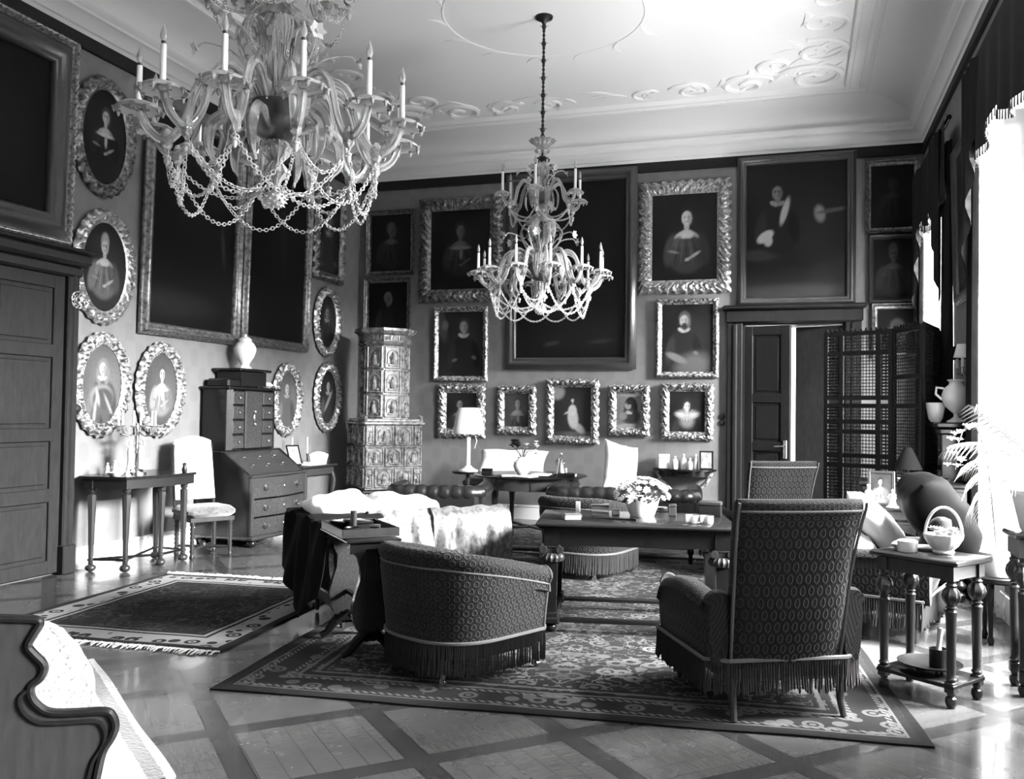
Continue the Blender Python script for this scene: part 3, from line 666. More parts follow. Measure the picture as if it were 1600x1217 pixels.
# ---------------------------------------------------------------- tub chair (faces local +Y)
def tub_path(n=49):
    P = []; A, B = .405, .46
    for i in range(n):
        t = i / (n - 1); a = PI * (1 - t) + 0
        # U: straight arms then a half superellipse at the back
        if t < .2: P.append((A, .32 - (.32 + .02) * t / .2))
        elif t > .8: P.append((-A, -.02 + (.34) * (t - .8) / .2))
        else:
            th = (t - .2) / .6 * PI; c, s_ = math.cos(th), math.sin(th)
            P.append((A * math.copysign(abs(c) ** .75, c), -.02 - (B - .04) * abs(s_) ** .8))
    return P
def make_tub(label, loc, rz):
    t = thing('tub_chair', label, 'armchair', loc, rz, None)
    P = tub_path(); n = len(P); L = [0]
    for a, b in zip(P, P[1:]): L.append(L[-1] + math.dist(a, b))
    def nor(i):
        a, b = P[max(i - 1, 0)], P[min(i + 1, n - 1)]; d = Vector((b[0] - a[0], b[1] - a[1])).normalized(); return Vector((d[1], -d[0])) * -1
    def top(i):
        f = abs(2 * L[i] / L[-1] - 1); return .735 - .15 * max(0, (f - .25) / .75) ** 1.3
    sec = []
    for i in range(n):
        h = top(i); nn = nor(i); o = []
        prof = [(0, .235), (.012, .36), (.03, .5), (.045, h - .1), (.04, h - .055)]
        prof += [(.035 + .055 * math.cos(a) - .03, h - .005 + .055 * math.sin(a)) for a in np.linspace(-.6, PI * .95, 9)]
        prof += [(-.105, h - .1), (-.12, .5), (-.13, .34), (-.13, .235)]
        l = 0; pp = None
        for d, z in prof:
            if pp: l += math.dist(pp, (d, z))
            pp = (d, z); o.append(((P[i][0] - nn[0] * -d, P[i][1] - nn[1] * -d, z), (L[i], l)))
        sec.append(o)
    b = MB(); k = len(sec[0])
    b.add([q[0] for o in sec for q in o], [(i * k + j, (i + 1) * k + j, (i + 1) * k + j + 1, i * k + j + 1) for i in range(n - 1) for j in range(k - 1)] + [tuple(range(k)), tuple(range((n - 1) * k + k - 1, (n - 1) * k - 1, -1))], [q[1] for o in sec for q in o])
    b.build('tub_back', M['plush'], t, angle=50)
    w = MB(); w.tube([sec[i][4][0] for i in range(n)], .007, 6)
    for e in (0, n - 1): w.tube([Vector(sec[e][j][0]) + Vector((0, .004, 0)) for j in range(0, 14)], .008, 6)
    w.build('welt', M['welt'], t)
    s = MB()
    def seat(u, v):
        a = 2 * PI * u; e = .42
        x = math.copysign(abs(math.cos(a)) ** e, math.cos(a)); y = math.copysign(abs(math.sin(a)) ** e, math.sin(a))
        zz = [.24, .26, .33, .38, .41, .425, .43][min(6, int(v * 6.01))]; q = [.98, 1, 1.02, 1.01, .95, .7, 0][min(6, int(v * 6.01))]
        return (x * .3 * q if abs(y) < 2 else 0, .04 + y * .37 * q * (1.06 if y > 0 else .9), zz)
    s.grid(seat, 48, 7, cu=True, uv=lambda u, v: (u * 1.4, v * .4)); s.build('seat_cushion', M['plush'], t)
    fp = [(P[i][0] * 1.015, P[i][1] * 1.015 + .0) for i in range(n)]
    front = [(-.4, .34)] + [(x, .435 - .08 * (abs(x) / .4) ** 4) for x in np.linspace(-.36, .36, 14)] + [(.4, .34)]
    fr = fringe_mb(fp + front, .25, .055); fr.build('fringe', M['fringe'], t)
    welt_mb(fp + front + [fp[0]], .25, .011).build('fringe_braid', M['welt'], t)
    u = MB(); u.prism([(p[0] * .93, p[1] * .93) for p in P] + [(-.3, .38), (.3, .38)], .15, .24, 'XY'); u.build('seat_frame', M['black'], t)
    for x, y in ((-.34, .33), (.34, .33), (-.24, -.36), (.24, -.36)):
        l = MB(); l.lathe([(.02, .15), (.022, .1), (.014, .075), (.017, .06), (.012, .045)], (x, y, 0), 12); l.box((x, y, .04), (.02, .016, .03))
        g = l.build('leg', M['caster'], t); c = MB(); c.lathe([(.021, -.009), (.021, .009)], (x, y, .0215), 14, Matrix.Rotation(PI / 2, 4, 'X')); c.build('caster', M['brass'], g)
    return t
tub = make_tub('patterned tub armchair with long fringe, beside the lyre ended tray table', (-1.875, 4.93, .012), math.radians(-26)); tub.scale = (.94,) * 3

# ---------------------------------------------------------------- high-back armchair (faces local +Y)
def make_highback(label, loc, rz):
    t = thing('high_back_armchair', label, 'armchair', loc, rz, None)
    # back: closed loops across the width, stacked up a leaning curve
    lv = [(.27, -.30, .31, .10), (.4, -.325, .315, .13), (.55, -.35, .32, .15), (.7, -.375, .325, .15), (.85, -.41, .335, .14), (.98, -.45, .345, .13), (1.04, -.475, .35, .125), (1.075, -.485, .35, .10), (1.09, -.485, .345, .05)]
    m = 28
    def back(u, v):
        x = v * (len(lv) - 1); i = min(int(x), len(lv) - 2); f = x - i
        z, y, hw, th = [lv[i][q] * (1 - f) + lv[i + 1][q] * f for q in range(4)]
        a = 2 * PI * u; e = .38; cx = math.copysign(abs(math.cos(a)) ** e, math.cos(a)); cy = math.copysign(abs(math.sin(a)) ** .6, math.sin(a))
        return (cx * hw, y + cy * th / 2 + .03 * cx * cx, z)
    b = MB(); nv = 25; b.grid(back, m * 2, nv, cu=True, uv=lambda u, v: (math.copysign(abs(math.cos(2 * PI * u)) ** .38, math.cos(2 * PI * u)) * .33, v * .85)); b.f.append(tuple((i * nv + nv - 1) for i in range(m * 2))); b.build('backrest', M['plush'], t, angle=55)
    w = MB()
    for sx in (-1, 1): w.tube([(sx * (q[2] - .002), q[1] - .015, q[0]) for q in lv[:8]], .009, 6)
    w.tube([(x, lv[6][1] - .0625 * max(0, 1 - abs(x / .35) ** 5.2) ** .3 + .03 * (x / .35) ** 2 - .002, 1.035) for x in np.linspace(-.335, .335, 24)], .006, 6); w.build('welt', M['welt'], t)
    for sx in (-1, 1):
        a = MB()
        def arm(u, v):
            # along y from back to front, closed section: outer wall, rolled top, inner wall
            y = -.33 + .76 * v; f = v
            zt = .56 + .07 * math.sin(PI * min(1, f * .95)) - .02 * f + (.05 if f < .1 else 0)
            if f > .93: zt -= (f - .93) * .8
            c = 2 * PI * u; x = math.cos(c); z = math.sin(c)
            if z > 0: p = (.075 * math.copysign(abs(x) ** .8, x), zt - .06 + .07 * z)
            else: p = (.055 * math.copysign(abs(x) ** .5, x), zt - .06 + (zt - .06 - .26) * z)
            return (sx * (.375 + p[0] + .02 * math.sin(PI * f)), y, max(p[1], .26))
        nv = 20; a.grid(arm, 28, nv, cu=True, uv=lambda u, v: (v * .78, u * 1.0)); a.f.append(tuple(i * nv + nv - 1 for i in range(28))); a.f.append(tuple(i * nv for i in range(28))); a.build('arm', M['plush'], t, angle=60)
        s = MB(); s.tube([(sx * .375 + .055 * math.cos(q) * (1 - q / 12), .438, .535 + .055 * math.sin(q) * (1 - q / 12)) for q in np.linspace(0, 8, 24)], .009, 6); s.build('arm_scroll', M['welt'], t)
    s = MB()
    def seat(u, v):
        a = 2 * PI * u; e = .35; x = math.copysign(abs(math.cos(a)) ** e, math.cos(a)); y = math.copysign(abs(math.sin(a)) ** e, math.sin(a))
        k = min(6, int(v * 6.01)); return (x * .335 * [.98, 1, 1.01, 1, .95, .7, 0][k], .1 + y * .38 * [.98, 1, 1.01, 1, .95, .7, 0][k], [.26, .28, .36, .41, .44, .455, .46][k])
    s.grid(seat, 44, 7, cu=True, uv=lambda u, v: (u * 1.4, v * .4)); s.build('seat_cushion', M['plush'], t)
    loop = [(-.33, -.345), (.33, -.345), (.44, -.28), (.445, .42), (.36, .475), (-.36, .475), (-.445, .42), (-.44, -.28), (-.33, -.345)]
    fringe_mb(loop, .285, .12, .0145, .0058, 3).build('fringe', M['fringe'], t); welt_mb(loop, .29, .011).build('fringe_braid', M['welt'], t)
    u = MB(); u.box((0, .06, .225), (.7, .8, .09), bev=.02); u.build('seat_frame', M['black'], t)
    for x in (-.3, .3):
        l = MB(); l.tube([(x, -.32, .2), (x * 1.02, -.325, .14), (x * 1.0, -.335, .07), (x * 1.02, -.36, 0)], [.028, .026, .018, .017], 10); l.build('leg', M['midwood'], t)
        l = MB(); l.lathe([(.026, .2), (.03, .15), (.016, .12), (.024, .09), (.018, .03), (.014, 0)], (x, .42, 0), 12); l.build('leg', M['midwood'], t)
    return t
hb = make_highback('large high backed plush armchair seen from behind, nearest the camera, by the turned side table', (-.185, 4.93, .012), math.radians(28)); hb.scale = (.95, .95, 1)
hb2 = dup(hb, (-.33, 8.75, .012), math.radians(30), 'farther high backed plush armchair behind the centre table, in front of the dark door')
tub2 = dup(tub, (-1.86, 8.2, .012), math.radians(-12), 'patterned tub armchair on far side of the centre table, behind the flower bowl')

# ---------------------------------------------------------------- low wide armchair on the right, side-on, facing left
def make_lowchair():
    t = thing('wide_armchair', 'wide plush armchair behind the turned side table, heaped with pillows', 'armchair', (.53, 6.93, .012), math.radians(72))
    b = MB()
    lv = [(.27, -.32, .36, .12), (.45, -.36, .37, .16), (.62, -.42, .38, .17), (.76, -.48, .39, .17), (.82, -.5, .39, .12), (.84, -.5, .38, .04)]
    def back(u, v):
        x = v * (len(lv) - 1); i = min(int(x), len(lv) - 2); f = x - i; z, y, hw, th = [lv[i][q] * (1 - f) + lv[i + 1][q] * f for q in range(4)]
        a = 2 * PI * u; cx = math.copysign(abs(math.cos(a)) ** .4, math.cos(a)); cy = math.copysign(abs(math.sin(a)) ** .6, math.sin(a)); return (cx * hw, y + cy * th / 2, z)
    b.grid(back, 52, 17, cu=True, uv=lambda u, v: (u * 1.8, v * .7)); b.f.append(tuple(i * 17 + 16 for i in range(52))); b.build('backrest', M['plush'], t, angle=55)
    for sx in (-1, 1):
        a = MB()
        def arm(u, v):
            y = -.4 + .82 * v - .06 * (1 - v); zt = .62 - .06 * v; c = 2 * PI * u; x = math.cos(c); z = math.sin(c)
            p = (.07 * math.copysign(abs(x) ** .8, x), zt - .06 + .065 * z) if z > 0 else (.055 * math.copysign(abs(x) ** .5, x), zt - .06 + (zt - .32) * z)
            return (sx * (.4 + p[0]), y, max(p[1], .26))
        a.grid(arm, 28, 14, cu=True, uv=lambda u, v: (v * .82, u * 1.05)); a.f.append(tuple(i * 14 + 13 for i in range(28))); a.f.append(tuple(i * 14 for i in range(28))); a.build('arm', M['plush'], t, angle=60)
    s = MB(); s.box((0, .03, .36), (.74, .8, .22), bev=.07); s.build('seat_cushion', M['plush'], t)
    loop = [(-.46, -.42), (.46, -.42), (.465, .44), (-.465, .44), (-.46, -.42)]
    fringe_mb(loop, .285, .1, .015, .006, 5).build('fringe', M['fringe'], t); welt_mb(loop, .29, .011).build('fringe_braid', M['welt'], t)
    u = MB(); u.box((0, 0, .225), (.78, .8, .09), bev=.02); u.build('seat_frame', M['black'], t)
    for x in (-.38, .38):
        for y in (-.36, .38):
            l = MB(); l.lathe([(.03, .2), (.034, .13), (.018, .1), (.026, .06), (.016, 0)], (x, y, 0), 12); l.build('leg', M['midwood'], t)
    return t
lowchair = make_lowchair()
def pillow(name, w, h, th, m, label, loc, rot, cat='pillow', group=None, puff=.6, wr=.01, seed=1):
    """a stuffed square: two bulging sheets meeting at pointed corners"""
    b = MB(); r = random.Random(seed); ph = [r.uniform(0, 6) for _ in range(8)]
    def sh(sg):
        def f(u, v):
            x, y = u * 2 - 1, v * 2 - 1
            q = max(0, (1 - x ** 4) * (1 - y ** 4)); e = 1 - .09 * (1 - abs(y) ** 2) * abs(x) - .0; e2 = 1 - .09 * (1 - abs(x) ** 2) * abs(y)
            z = sg * th / 2 * q ** puff + wr * (math.sin(7 * x + ph[0] + 3 * y) * math.sin(5 * y + ph[1]) + .6 * math.sin(13 * x * y + ph[2])) * q ** .3
            return (x * w / 2 * e, y * h / 2 * e2, z)
        return f
    n = 22; b.grid(sh(1), n, n); b.grid(sh(-1), n, n)
    import bmesh
    o = b.build(name, m, angle=80)
    bm = bmesh.new(); bm.from_mesh(o.data); bmesh.ops.remove_doubles(bm, verts=bm.verts, dist=.0015); bmesh.ops.recalc_face_normals(bm, faces=bm.faces); bm.to_mesh(o.data); bm.free()
    o.location = loc; o.rotation_euler = [math.radians(a) for a in rot]
    return tag(o, label, cat, group)

# ---------------------------------------------------------------- centre table
def make_table():
    W, D, H = 1.34, .86, .75
    t = thing('centre_table', 'dark polished library table with carved capital legs and low stretchers, on the large rug', 'table', (-1.1, 6.36, .012), math.radians(11.5))
    b = MB(); b.box((0, 0, H - .018), (W + .02, D + .02, .026), bev=.008); b.box((0, 0, H - .037), (W - .02, D - .02, .014), bev=.004); b.build('tabletop', M['wood'], t)
    a = MB()
    for y in (-1, 1): a.box((0, y * (D / 2 - .06), H - .1), (W - .1, .025, .115))
    for x in (-1, 1): a.box((x * (W / 2 - .06), 0, H - .1), (.025, D - .1, .115))
    a.build('apron', M['wood'], t)
    lx, ly = W / 2 - .1, D / 2 - .08
    for sx in (-1, 1):
        for sy in (-1, 1):
            x, y = sx * lx, sy * ly; l = MB()
            l.box((x, y, H - .1), (.1, .1, .12)); l.box((x, y, .335), (.082, .082, .41), taper=.86); l.box((x, y, .12), (.1, .1, .04), bev=.008); l.box((x, y, .085), (.12, .12, .05), bev=.012)
            l.ball((x, y, .034), .036, 14, (1.1, 1.1, .94))
            g = l.build('leg', M['wood'], t)
            c = MB(); c.box((x, y, H - .22), (.085, .085, .11)); c.box((x, y, H - .165), (.12, .1, .02), bev=.006)
            for q in (-1, 1):
                c.lathe([(.024, -.055), (.027, -.05), (.02, 0), (.027, .05), (.024, .055)], (x + q * .055, y, H - .185), 14, Matrix.Rotation(PI / 2, 4, 'X'))
            def gad(tt, k): return 1 + .07 * math.cos(16 * tt)
            c.lathe([(.05, H - .275), (.075, H - .265), (.085, H - .245), (.078, H - .225), (.06, H - .21)], (x, y, 0), 48, None, gad)
            c.build('carved_capital', M['midwood'], g)
    s = MB()
    for sx in (-1, 1): s.box((sx * lx, 0, .085), (.075, 2 * ly, .028), bev=.006)
    for sy in (-1, 1): s.box((0, sy * ly, .085), (2 * lx, .055, .028), bev=.006)
    s.build('stretcher', M['wood'], t)
    return t
ctable = make_table(); TT = .757
def on_table(px, py, z=TT): p = onfloor(px, py, z); return (p.x, p.y, z)

# ---------------------------------------------------------------- turned side table
def baluster(x, y, zs, m, parent, name='leg', k=1.0):
    l = MB(); z0, z1 = zs; h = z1 - z0
    def gad(t, i): return 1 + (.08 * math.cos(10 * t) if i in (9, 10, 11, 12, 13) else 0)
    pr = [(.014, 0), (.022, .006), (.03, .03), (.027, .05), (.015, .06), (.02, .065), (.02, .075)]
    l.lathe([(r * k, z0 + z) for r, z in pr], (x, y, 0), 20)
    l.box((x, y, z0 + .105), (.052 * k, .052 * k, .06), bev=.005)
    z = z0 + .14; H = z1 - z
    pr = [(.024, 0), (.028, .01), (.021, .02), (.022, .04), (.026, H * .6), (.03, H * .68), (.02, H * .7), (.03, H * .72), (.02, H * .735), (.026, H * .75), (.04, H * .79), (.046, H * .83), (.04, H * .88), (.024, H * .92), (.03, H * .94), (.02, H * .96), (.026, H)]
    l.lathe([(r * k, z + q) for r, q in pr], (x, y, 0), 24, None, gad)
    return l.build(name, m, parent)
def make_side():
    W, D, H = .5, .37, .765
    t = thing('side_table', 'small dark side table with turned bulbous legs and lower shelf, at the right', 'table', (.70, 5.36, 0), math.radians(-37))
    for sx in (-1, 1):
        for sy in (-1, 1): baluster(sx * (W / 2 - .06), sy * (D / 2 - .055), (0.0, H - .1), M['midwood'], t)
    a = MB()
    for sy in (-1, 1): a.box((0, sy * (D / 2 - .05), H - .068), (W - .08, .02, .075))
    for sx in (-1, 1): a.box((sx * (W / 2 - .055), 0, H - .068), (.02, D - .08, .075))
    for sx in (-1, 1):
        for sy in (-1, 1): a.box((sx * (W / 2 - .06), sy * (D / 2 - .055), H - .068), (.056, .056, .078))
    a.build('apron', M['midwood'], t)
    b = MB(); b.box((0, 0, H - .015), (W, D, .03), bev=.007); b.build('tabletop', M['wood'], t)
    s = MB(); s.box((0, 0, .112), (W - .06, D - .05, .022), bev=.004); s.build('lower_shelf', M['wood'], t)
    return t
side = make_side(); sm_ = Matrix.Translation(side.location) @ Matrix.Rotation(math.radians(-37), 4, 'Z')
def on_side(x, y, z=.766): return tuple(sm_ @ Vector((x, y, z)))
# ---------------------------------------------------------------- rugs
def f_rug(W, D, lo, hi, field_lo, field_hi, bw, dots=True, seed=0., inv=False):
    def f(k, b):
        o = k.obj(); v = k.sep(o); ax, ay = k.m('ABSOLUTE', v[0]), k.m('ABSOLUTE', v[1])
        e = k.m('MINIMUM', k.m('SUBTRACT', W / 2, ax), k.m('SUBTRACT', D / 2, ay))
        cv = k.n('ShaderNodeCombineXYZ'); k.l(ax, cv.inputs[0]); k.l(ay, cv.inputs[1]); cv.inputs[2].default_value = seed
        q = cv.outputs[0]
        # vine-and-palmette ground: thresholded cells and warped waves
        w1 = k.noise(q, 7, 3, .6); vo = k.vor(q, 5.5); vo2 = k.vor(q, 13.)
        pet = k.m('LESS_THAN', k.m('ABSOLUTE', k.m('SUBTRACT', vo, .3)), .07)
        core = k.m('LESS_THAN', vo, .12); leaf = k.m('LESS_THAN', vo2, .22)
        vine = k.m('LESS_THAN', k.m('ABSOLUTE', k.m('SUBTRACT', w1, .5)), .02)
        mo = k.m('MAXIMUM', k.m('MAXIMUM', pet, core), k.m('MAXIMUM', vine, k.m('MULTIPLY', leaf, .7)))
        mo = k.m('MULTIPLY', mo, k.ramp(k.noise(q, 3.1, 2), [(.35, .25), (.65, 1)]))
        field = k.mix(mo, field_lo, field_hi)
        bv = k.vor(q, 8.); bm = k.m('MAXIMUM', k.m('LESS_THAN', k.m('ABSOLUTE', k.m('SUBTRACT', bv, .33)), .09), k.m('LESS_THAN', bv, .14))
        bord = k.mix(bm, lo * 1.3, hi * .9) if inv else k.mix(bm, hi, lo)
        inb = k.m('LESS_THAN', e, bw); c = k.mix(inb, field, bord)
        for (p, wd, val) in ((bw, .012, hi), (bw + .03, .012, lo), (bw * .2, .012, hi), (bw * .15, .02, lo), (bw * .82, .012, hi), (bw * .9, .014, lo)):
            c = k.mix(k.m('LESS_THAN', k.m('ABSOLUTE', k.m('SUBTRACT', e, p)), wd), c, val)
        if dots:
            dd = k.m('LESS_THAN', k.m('FRACT', k.m('MULTIPLY', k.m('ADD', v[0], v[1]), 22.)), .55)
            for p in (bw * .3, bw * .72): c = k.mix(k.m('MULTIPLY', dd, k.m('LESS_THAN', k.m('ABSOLUTE', k.m('SUBTRACT', e, p)), .014)), c, hi * 1.25)
        c = k.mix(k.m('LESS_THAN', e, bw * .1), c, lo * .6)
        n = k.noise(o, 160, 3); c = k.mix(k.m('MULTIPLY', n, .35), c, lo)
        k.col(b, c); k.bump(b, k.m('ADD', k.m('MULTIPLY', n, .6), k.noise(o, 25, 3)), .004, .5)
    return f
def make_rug(label, loc, rz, W, D, m, fringe=(0, 0), th=.011, name='patterned_rug'):
    t = thing(name, label, 'rug', (loc[0], loc[1], 0.0), rz)
    b = MB(); nx, ny = 30, 30
    wav = lambda x, y: .0015 * math.sin(9 * x + 4 * y) + .001 * math.sin(17 * y)
    edge = lambda x, y: .006 * math.sin(5 * (x + y))
    b.grid(lambda u, v: ((u - .5) * W + edge(v * D, 0) * (abs(u - .5) > .49), (v - .5) * D + edge(u * W, 1) * (abs(v - .5) > .49), th + wav(u * W, v * D)), nx, ny)
    ed = [(u, 0) for u in range(nx)] + [(nx - 1, v) for v in range(1, ny)] + [(u, ny - 1) for u in range(nx - 2, -1, -1)] + [(0, v) for v in range(ny - 2, 0, -1)]
    base = len(b.v); ids = [u * ny + v for u, v in ed]
    b.add([(b.v[i][0], b.v[i][1], .0005) for i in ids], [])
    n = len(ids); b.f += [(ids[i], ids[(i + 1) % n], base + (i + 1) % n, base + i) for i in range(n)]
    b.build('rug_pile', m, t, angle=50)
    rr = random.Random(5)
    for s, on in zip((-1, 1), fringe):
        if not on: continue
        f = MB(); x = -W / 2
        while x < W / 2:
            a = rr.uniform(-.03, .03); L = rr.uniform(.06, .11); f.tube([(x, s * D / 2, .007), (x + a * .5, s * (D / 2 + L * .5), .012 + rr.uniform(0, .008)), (x + a + rr.uniform(-.02, .02), s * (D / 2 + L), .006)], [.005, .006, .003], 4); x += rr.uniform(.012, .022)
        f.build('fringe', M['ropefringe'], t)
    return t
M['ropefringe'] = mat('pale_knotted_fringe', .5, .9)
M['rugbig'] = mat('large_oriental_rug_pile', .1, .95, spec=.05, sheen=.02, fn=f_rug(3.6, 5.0, .01, .09, .012, .14, .42, True, 0., True))
M['rugdark'] = mat('dark_oriental_rug_pile', .05, .95, spec=.05, sheen=.02, fn=f_rug(1.85, 2.2, .012, .3, .008, .06, .3, False, 3.3))
M['rugfar'] = mat('far_oriental_rug_pile', .1, .95, spec=.05, sheen=.02, fn=f_rug(3.6, 2.1, .015, .11, .02, .12, .32, True, 7.1))
a = math.radians(6.6)
rug_c = Vector((-2.97, 4.07, 0)) + Vector((math.cos(a), math.sin(a), 0)) * 1.8 + Vector((-math.sin(a), math.cos(a), 0)) * 2.5
make_rug('large patterned rug under the armchairs and centre table', rug_c, a, 3.6, 5.0, M['rugbig'])
make_rug('dark fringed rug lying in front of the side table and bureau', (-4.38, 5.72), math.radians(5), 1.85, 2.2, M['rugdark'], (1, 1))
make_rug('patterned rug stretching before the leather seats at the back', (-2.3, 10.42), math.radians(2), 3.6, 2.1, M['rugfar'])

# ---------------------------------------------------------------- sofa heaped with throws
SO = Vector((-2.82, 6.08, 0)); SA = math.radians(46)
SK = .72
t = thing('daybed', 'upholstered daybed under throws and two white pillows, behind the lyre ended tray table', 'sofa', (SO.x, SO.y, .012), SA); t.scale = (SK, 1, 1)
b = MB(); b.box((0, 0, .3), (1.62, .78, .2), bev=.06); b.build('mattress', M['plush'], t)
b = MB(); b.box((0, 0, .17), (1.6, .76, .1), bev=.015); b.build('seat_frame', M['black'], t)
b = MB()
b.grid(lambda u, v: (-.78 + 1.56 * v, -.33 + .075 * math.cos(2 * PI * u) * (1.0), .53 + .19 * math.copysign(abs(math.sin(2 * PI * u)) ** .8, math.sin(2 * PI * u)) * (1 - .1 * math.cos(v * 2 * PI))), 28, 20, cu=True, uv=lambda u, v: (v * 1.6, u)); b.f += [tuple(i * 20 for i in range(28)), tuple(i * 20 + 19 for i in range(28))]
b.build('backrest', M['plush'], t)
for sx in (-1, 1):
    b = MB(); b.grid(lambda u, v: (sx * .8 + .085 * math.cos(2 * PI * u), -.36 + .74 * v, .48 + .2 * math.sin(2 * PI * u)), 24, 10, cu=True, uv=lambda u, v: (v * .7, u)); b.f += [tuple(i * 10 for i in range(24)), tuple(i * 10 + 9 for i in range(24))]; b.build('arm', M['plush'], t)
for x in (-.72, .72):
    for y in (-.3, .3):
        b = MB(); b.lathe([(.03, .14), (.034, .1), (.02, .07), (.026, .04), (.018, 0)], (x, y, 0), 12); b.build('leg', M['midwood'], t)
def drape(name, label, cat, fn, nu, nv, m, th=.008, thing_loc=(SO.x, SO.y, .012), rz=SA):
    b = MB(); b.grid(fn, nu, nv); o = b.build(name, m, angle=70)
    o.location = thing_loc; o.rotation_euler = (0, 0, rz); o.scale = (SK, 1, 1)
    md = o.modifiers.new('cloth_thickness', 'SOLIDIFY'); md.thickness = th; md.offset = 1
    return tag(o, label, cat)
def over(path, x0, x1, wob, seed, flare=0., shift=None):
    """cloth strip: path = (y,z) polyline across the sofa, x from x0 to x1 along it, with folds"""
    L = [0]
    for p, q in zip(path, path[1:]): L.append(L[-1] + math.dist(p, q))
    r = random.Random(seed); ph = [r.uniform(0, 6) for _ in range(6)]
    def f(u, v):
        s = v * L[-1]; i = max(k for k in range(len(L)) if L[k] <= s + 1e-9); i = min(i, len(path) - 2); t_ = (s - L[i]) / (L[i + 1] - L[i])
        y = path[i][0] + (path[i + 1][0] - path[i][0]) * t_; z = path[i][1] + (path[i + 1][1] - path[i][1]) * t_
        d = abs(v - .5) * 2; x = x0 + (x1 - x0) * u + flare * (u - .5) * d
        w = wob * (math.sin(u * 19 + ph[0] + 2 * v) + .7 * math.sin(u * 31 + ph[1] - 3 * v) + .5 * math.sin(u * 11 + v * 9 + ph[2]))
        hang = 1 if v < .3 or v > .8 else .35
        return (x, y + w * hang * (1 if v < .5 else -1) * .8, z + (w * .35 if 0.2 < v < .85 else 0) + .012)
    return f
back = [(-.47, .2), (-.46, .4), (-.45, .6), (-.42, .71), (-.36, .755), (-.3, .745), (-.22, .66), (-.15, .52), (.05, .45), (.3, .44)]
drape('floral_throw', 'floral silk throw draped over the right end of the daybed back', 'throw', over([(y - .02, z + .03) for y, z in back], .12, .97, .014, 4, .05), 60, 50, M['floral'])
drape('pale_quilt', 'pale floral quilt spread over the middle of the daybed', 'quilt', over([(-.475, .42), (-.47, .6), (-.43, .73), (-.36, .78), (-.27, .74), (-.15, .62), (.05, .5), (.3, .46), (.42, .42)], -.52, .16, .011, 9), 46, 46, M['palefloral'])
def dark(u, v):
    # hangs over the left arm down to the floor in a point
    x = -.42 - .62 * min(1, v * 2.1); z = .76 - .05 * v if v < .45 else .74 - (v - .45) / .55 * (.70 - .32 * abs(u - .45) * 1.6)
    y = -.5 + .95 * u; w = .02 * math.sin(u * 17 + 3 * v) + .014 * math.sin(u * 29 - v * 6)
    if v >= .45: x = -.99 - .03 * (v - .45) + w * 1.3 - .06 * (v - .45)
    else: z += w * .5
    return (x, y, max(z, .02))
drape('dark_blanket', 'dark wool blanket hanging over the left end of the daybed to the floor', 'blanket', dark, 50, 50, M['darkcloth'], .012)
sM = Matrix.Translation((SO.x, SO.y, .012)) @ Matrix.Rotation(SA, 4, 'Z')
def on_sofa(x, y, z): return tuple(sM @ Vector((x * SK, y, z)))
p = hit(1, 6.1, 520, 800)
pillow('white_pillow', .5, .42, .16, M['linen'], 'white pillow with ruffled corner at the left end of the daybed', on_sofa(-.6, .0, .78), (20, -8, 60), group='white pillows on the daybed', seed=2)
pillow('white_pillow', .58, .44, .17, M['linen'], 'white pillow in the middle of the daybed, beside the floral throw', on_sofa(.1, .0, .745), (18, 8, 38), group='white pillows on the daybed', seed=5)

# ---------------------------------------------------------------- lyre ended work table with tray
def make_lyre():
    A, Bp = Vector((-2.46, 4.92, 0)), Vector((-2.83, 5.31, 0)); mid = (A + Bp) / 2; d = (Bp - A); ang = math.atan2(d.y, d.x)
    t = thing('lyre_table', 'small dark work table on two lyre shaped end panels', 'table', (mid.x, mid.y, .012), ang)
    L = d.length; H = .715
    half = [(.0, .13), (.05, .135), (.09, .17), (.115, .23), (.12, .3), (.1, .38), (.075, .46), (.07, .54), (.09, .6), (.13, .64), (.15, .66), (.13, .685), (0, .685)]
    poly = [(y, z) for y, z in half] + [(-y, z) for y, z in half[::-1]][1:-1]
    for sx in (-1, 1):
        b = MB(); x = sx * L / 2
        b.prism(poly, x - .02, x + .02, 'YZ'); b.build('lyre_panel', M['walnut'], t, angle=30)
        b = MB()
        for sy in (-1, 1): b.tube([(x, sy * .02, .15), (x, sy * .08, .1), (x, sy * .13, .035), (x, sy * .17, .018)], [.035, .032, .024, .02], 8)
        b.box((x, 0, .13), (.05, .1, .08), bev=.02); b.build('foot', M['wood'], t)
        b = MB()
        for i in range(6): b.tube([(x - sx * -.022, (i - 2.5) * .018, .47), (x - sx * -.022, (i - 2.5) * .018, .6)], .004, 5)
        b.build('lyre_strings', M['midwood'], t)
    b = MB(); b.box((0, 0, .3), (L, .03, .022)); b.tube([(-L / 2, 0, .17), (L / 2, 0, .17)], .012, 8); b.build('stretcher', M['wood'], t)
    b = MB(); b.box((0, 0, H - .012), (L + .14, .34, .024), bev=.008)
    for sx in (-1, 1): b.prism([(-.15, .63), (-.06, .63), (-.05, .655), (.05, .655), (.06, .63), (.15, .63), (.15, .7), (-.15, .7)], sx * (L / 2 + .045) - .008, sx * (L / 2 + .045) + .008, 'YZ')
    b.build('tabletop', M['wood'], t)
    return t, mid, ang
lyre, lmid, lang = make_lyre(); lz = .012 + .716
lM = Matrix.Translation((lmid.x, lmid.y, 0)) @ Matrix.Rotation(lang, 4, 'Z')
b = MB()
b.box((0, 0, .006), (.52, .36, .012)); 
for sx in (-1, 1): b.box((sx * .255, 0, .03), (.012, .36, .045), bev=.004)
for sy in (-1, 1): b.box((0, sy * .175, .03), (.52, .012, .045), bev=.004)
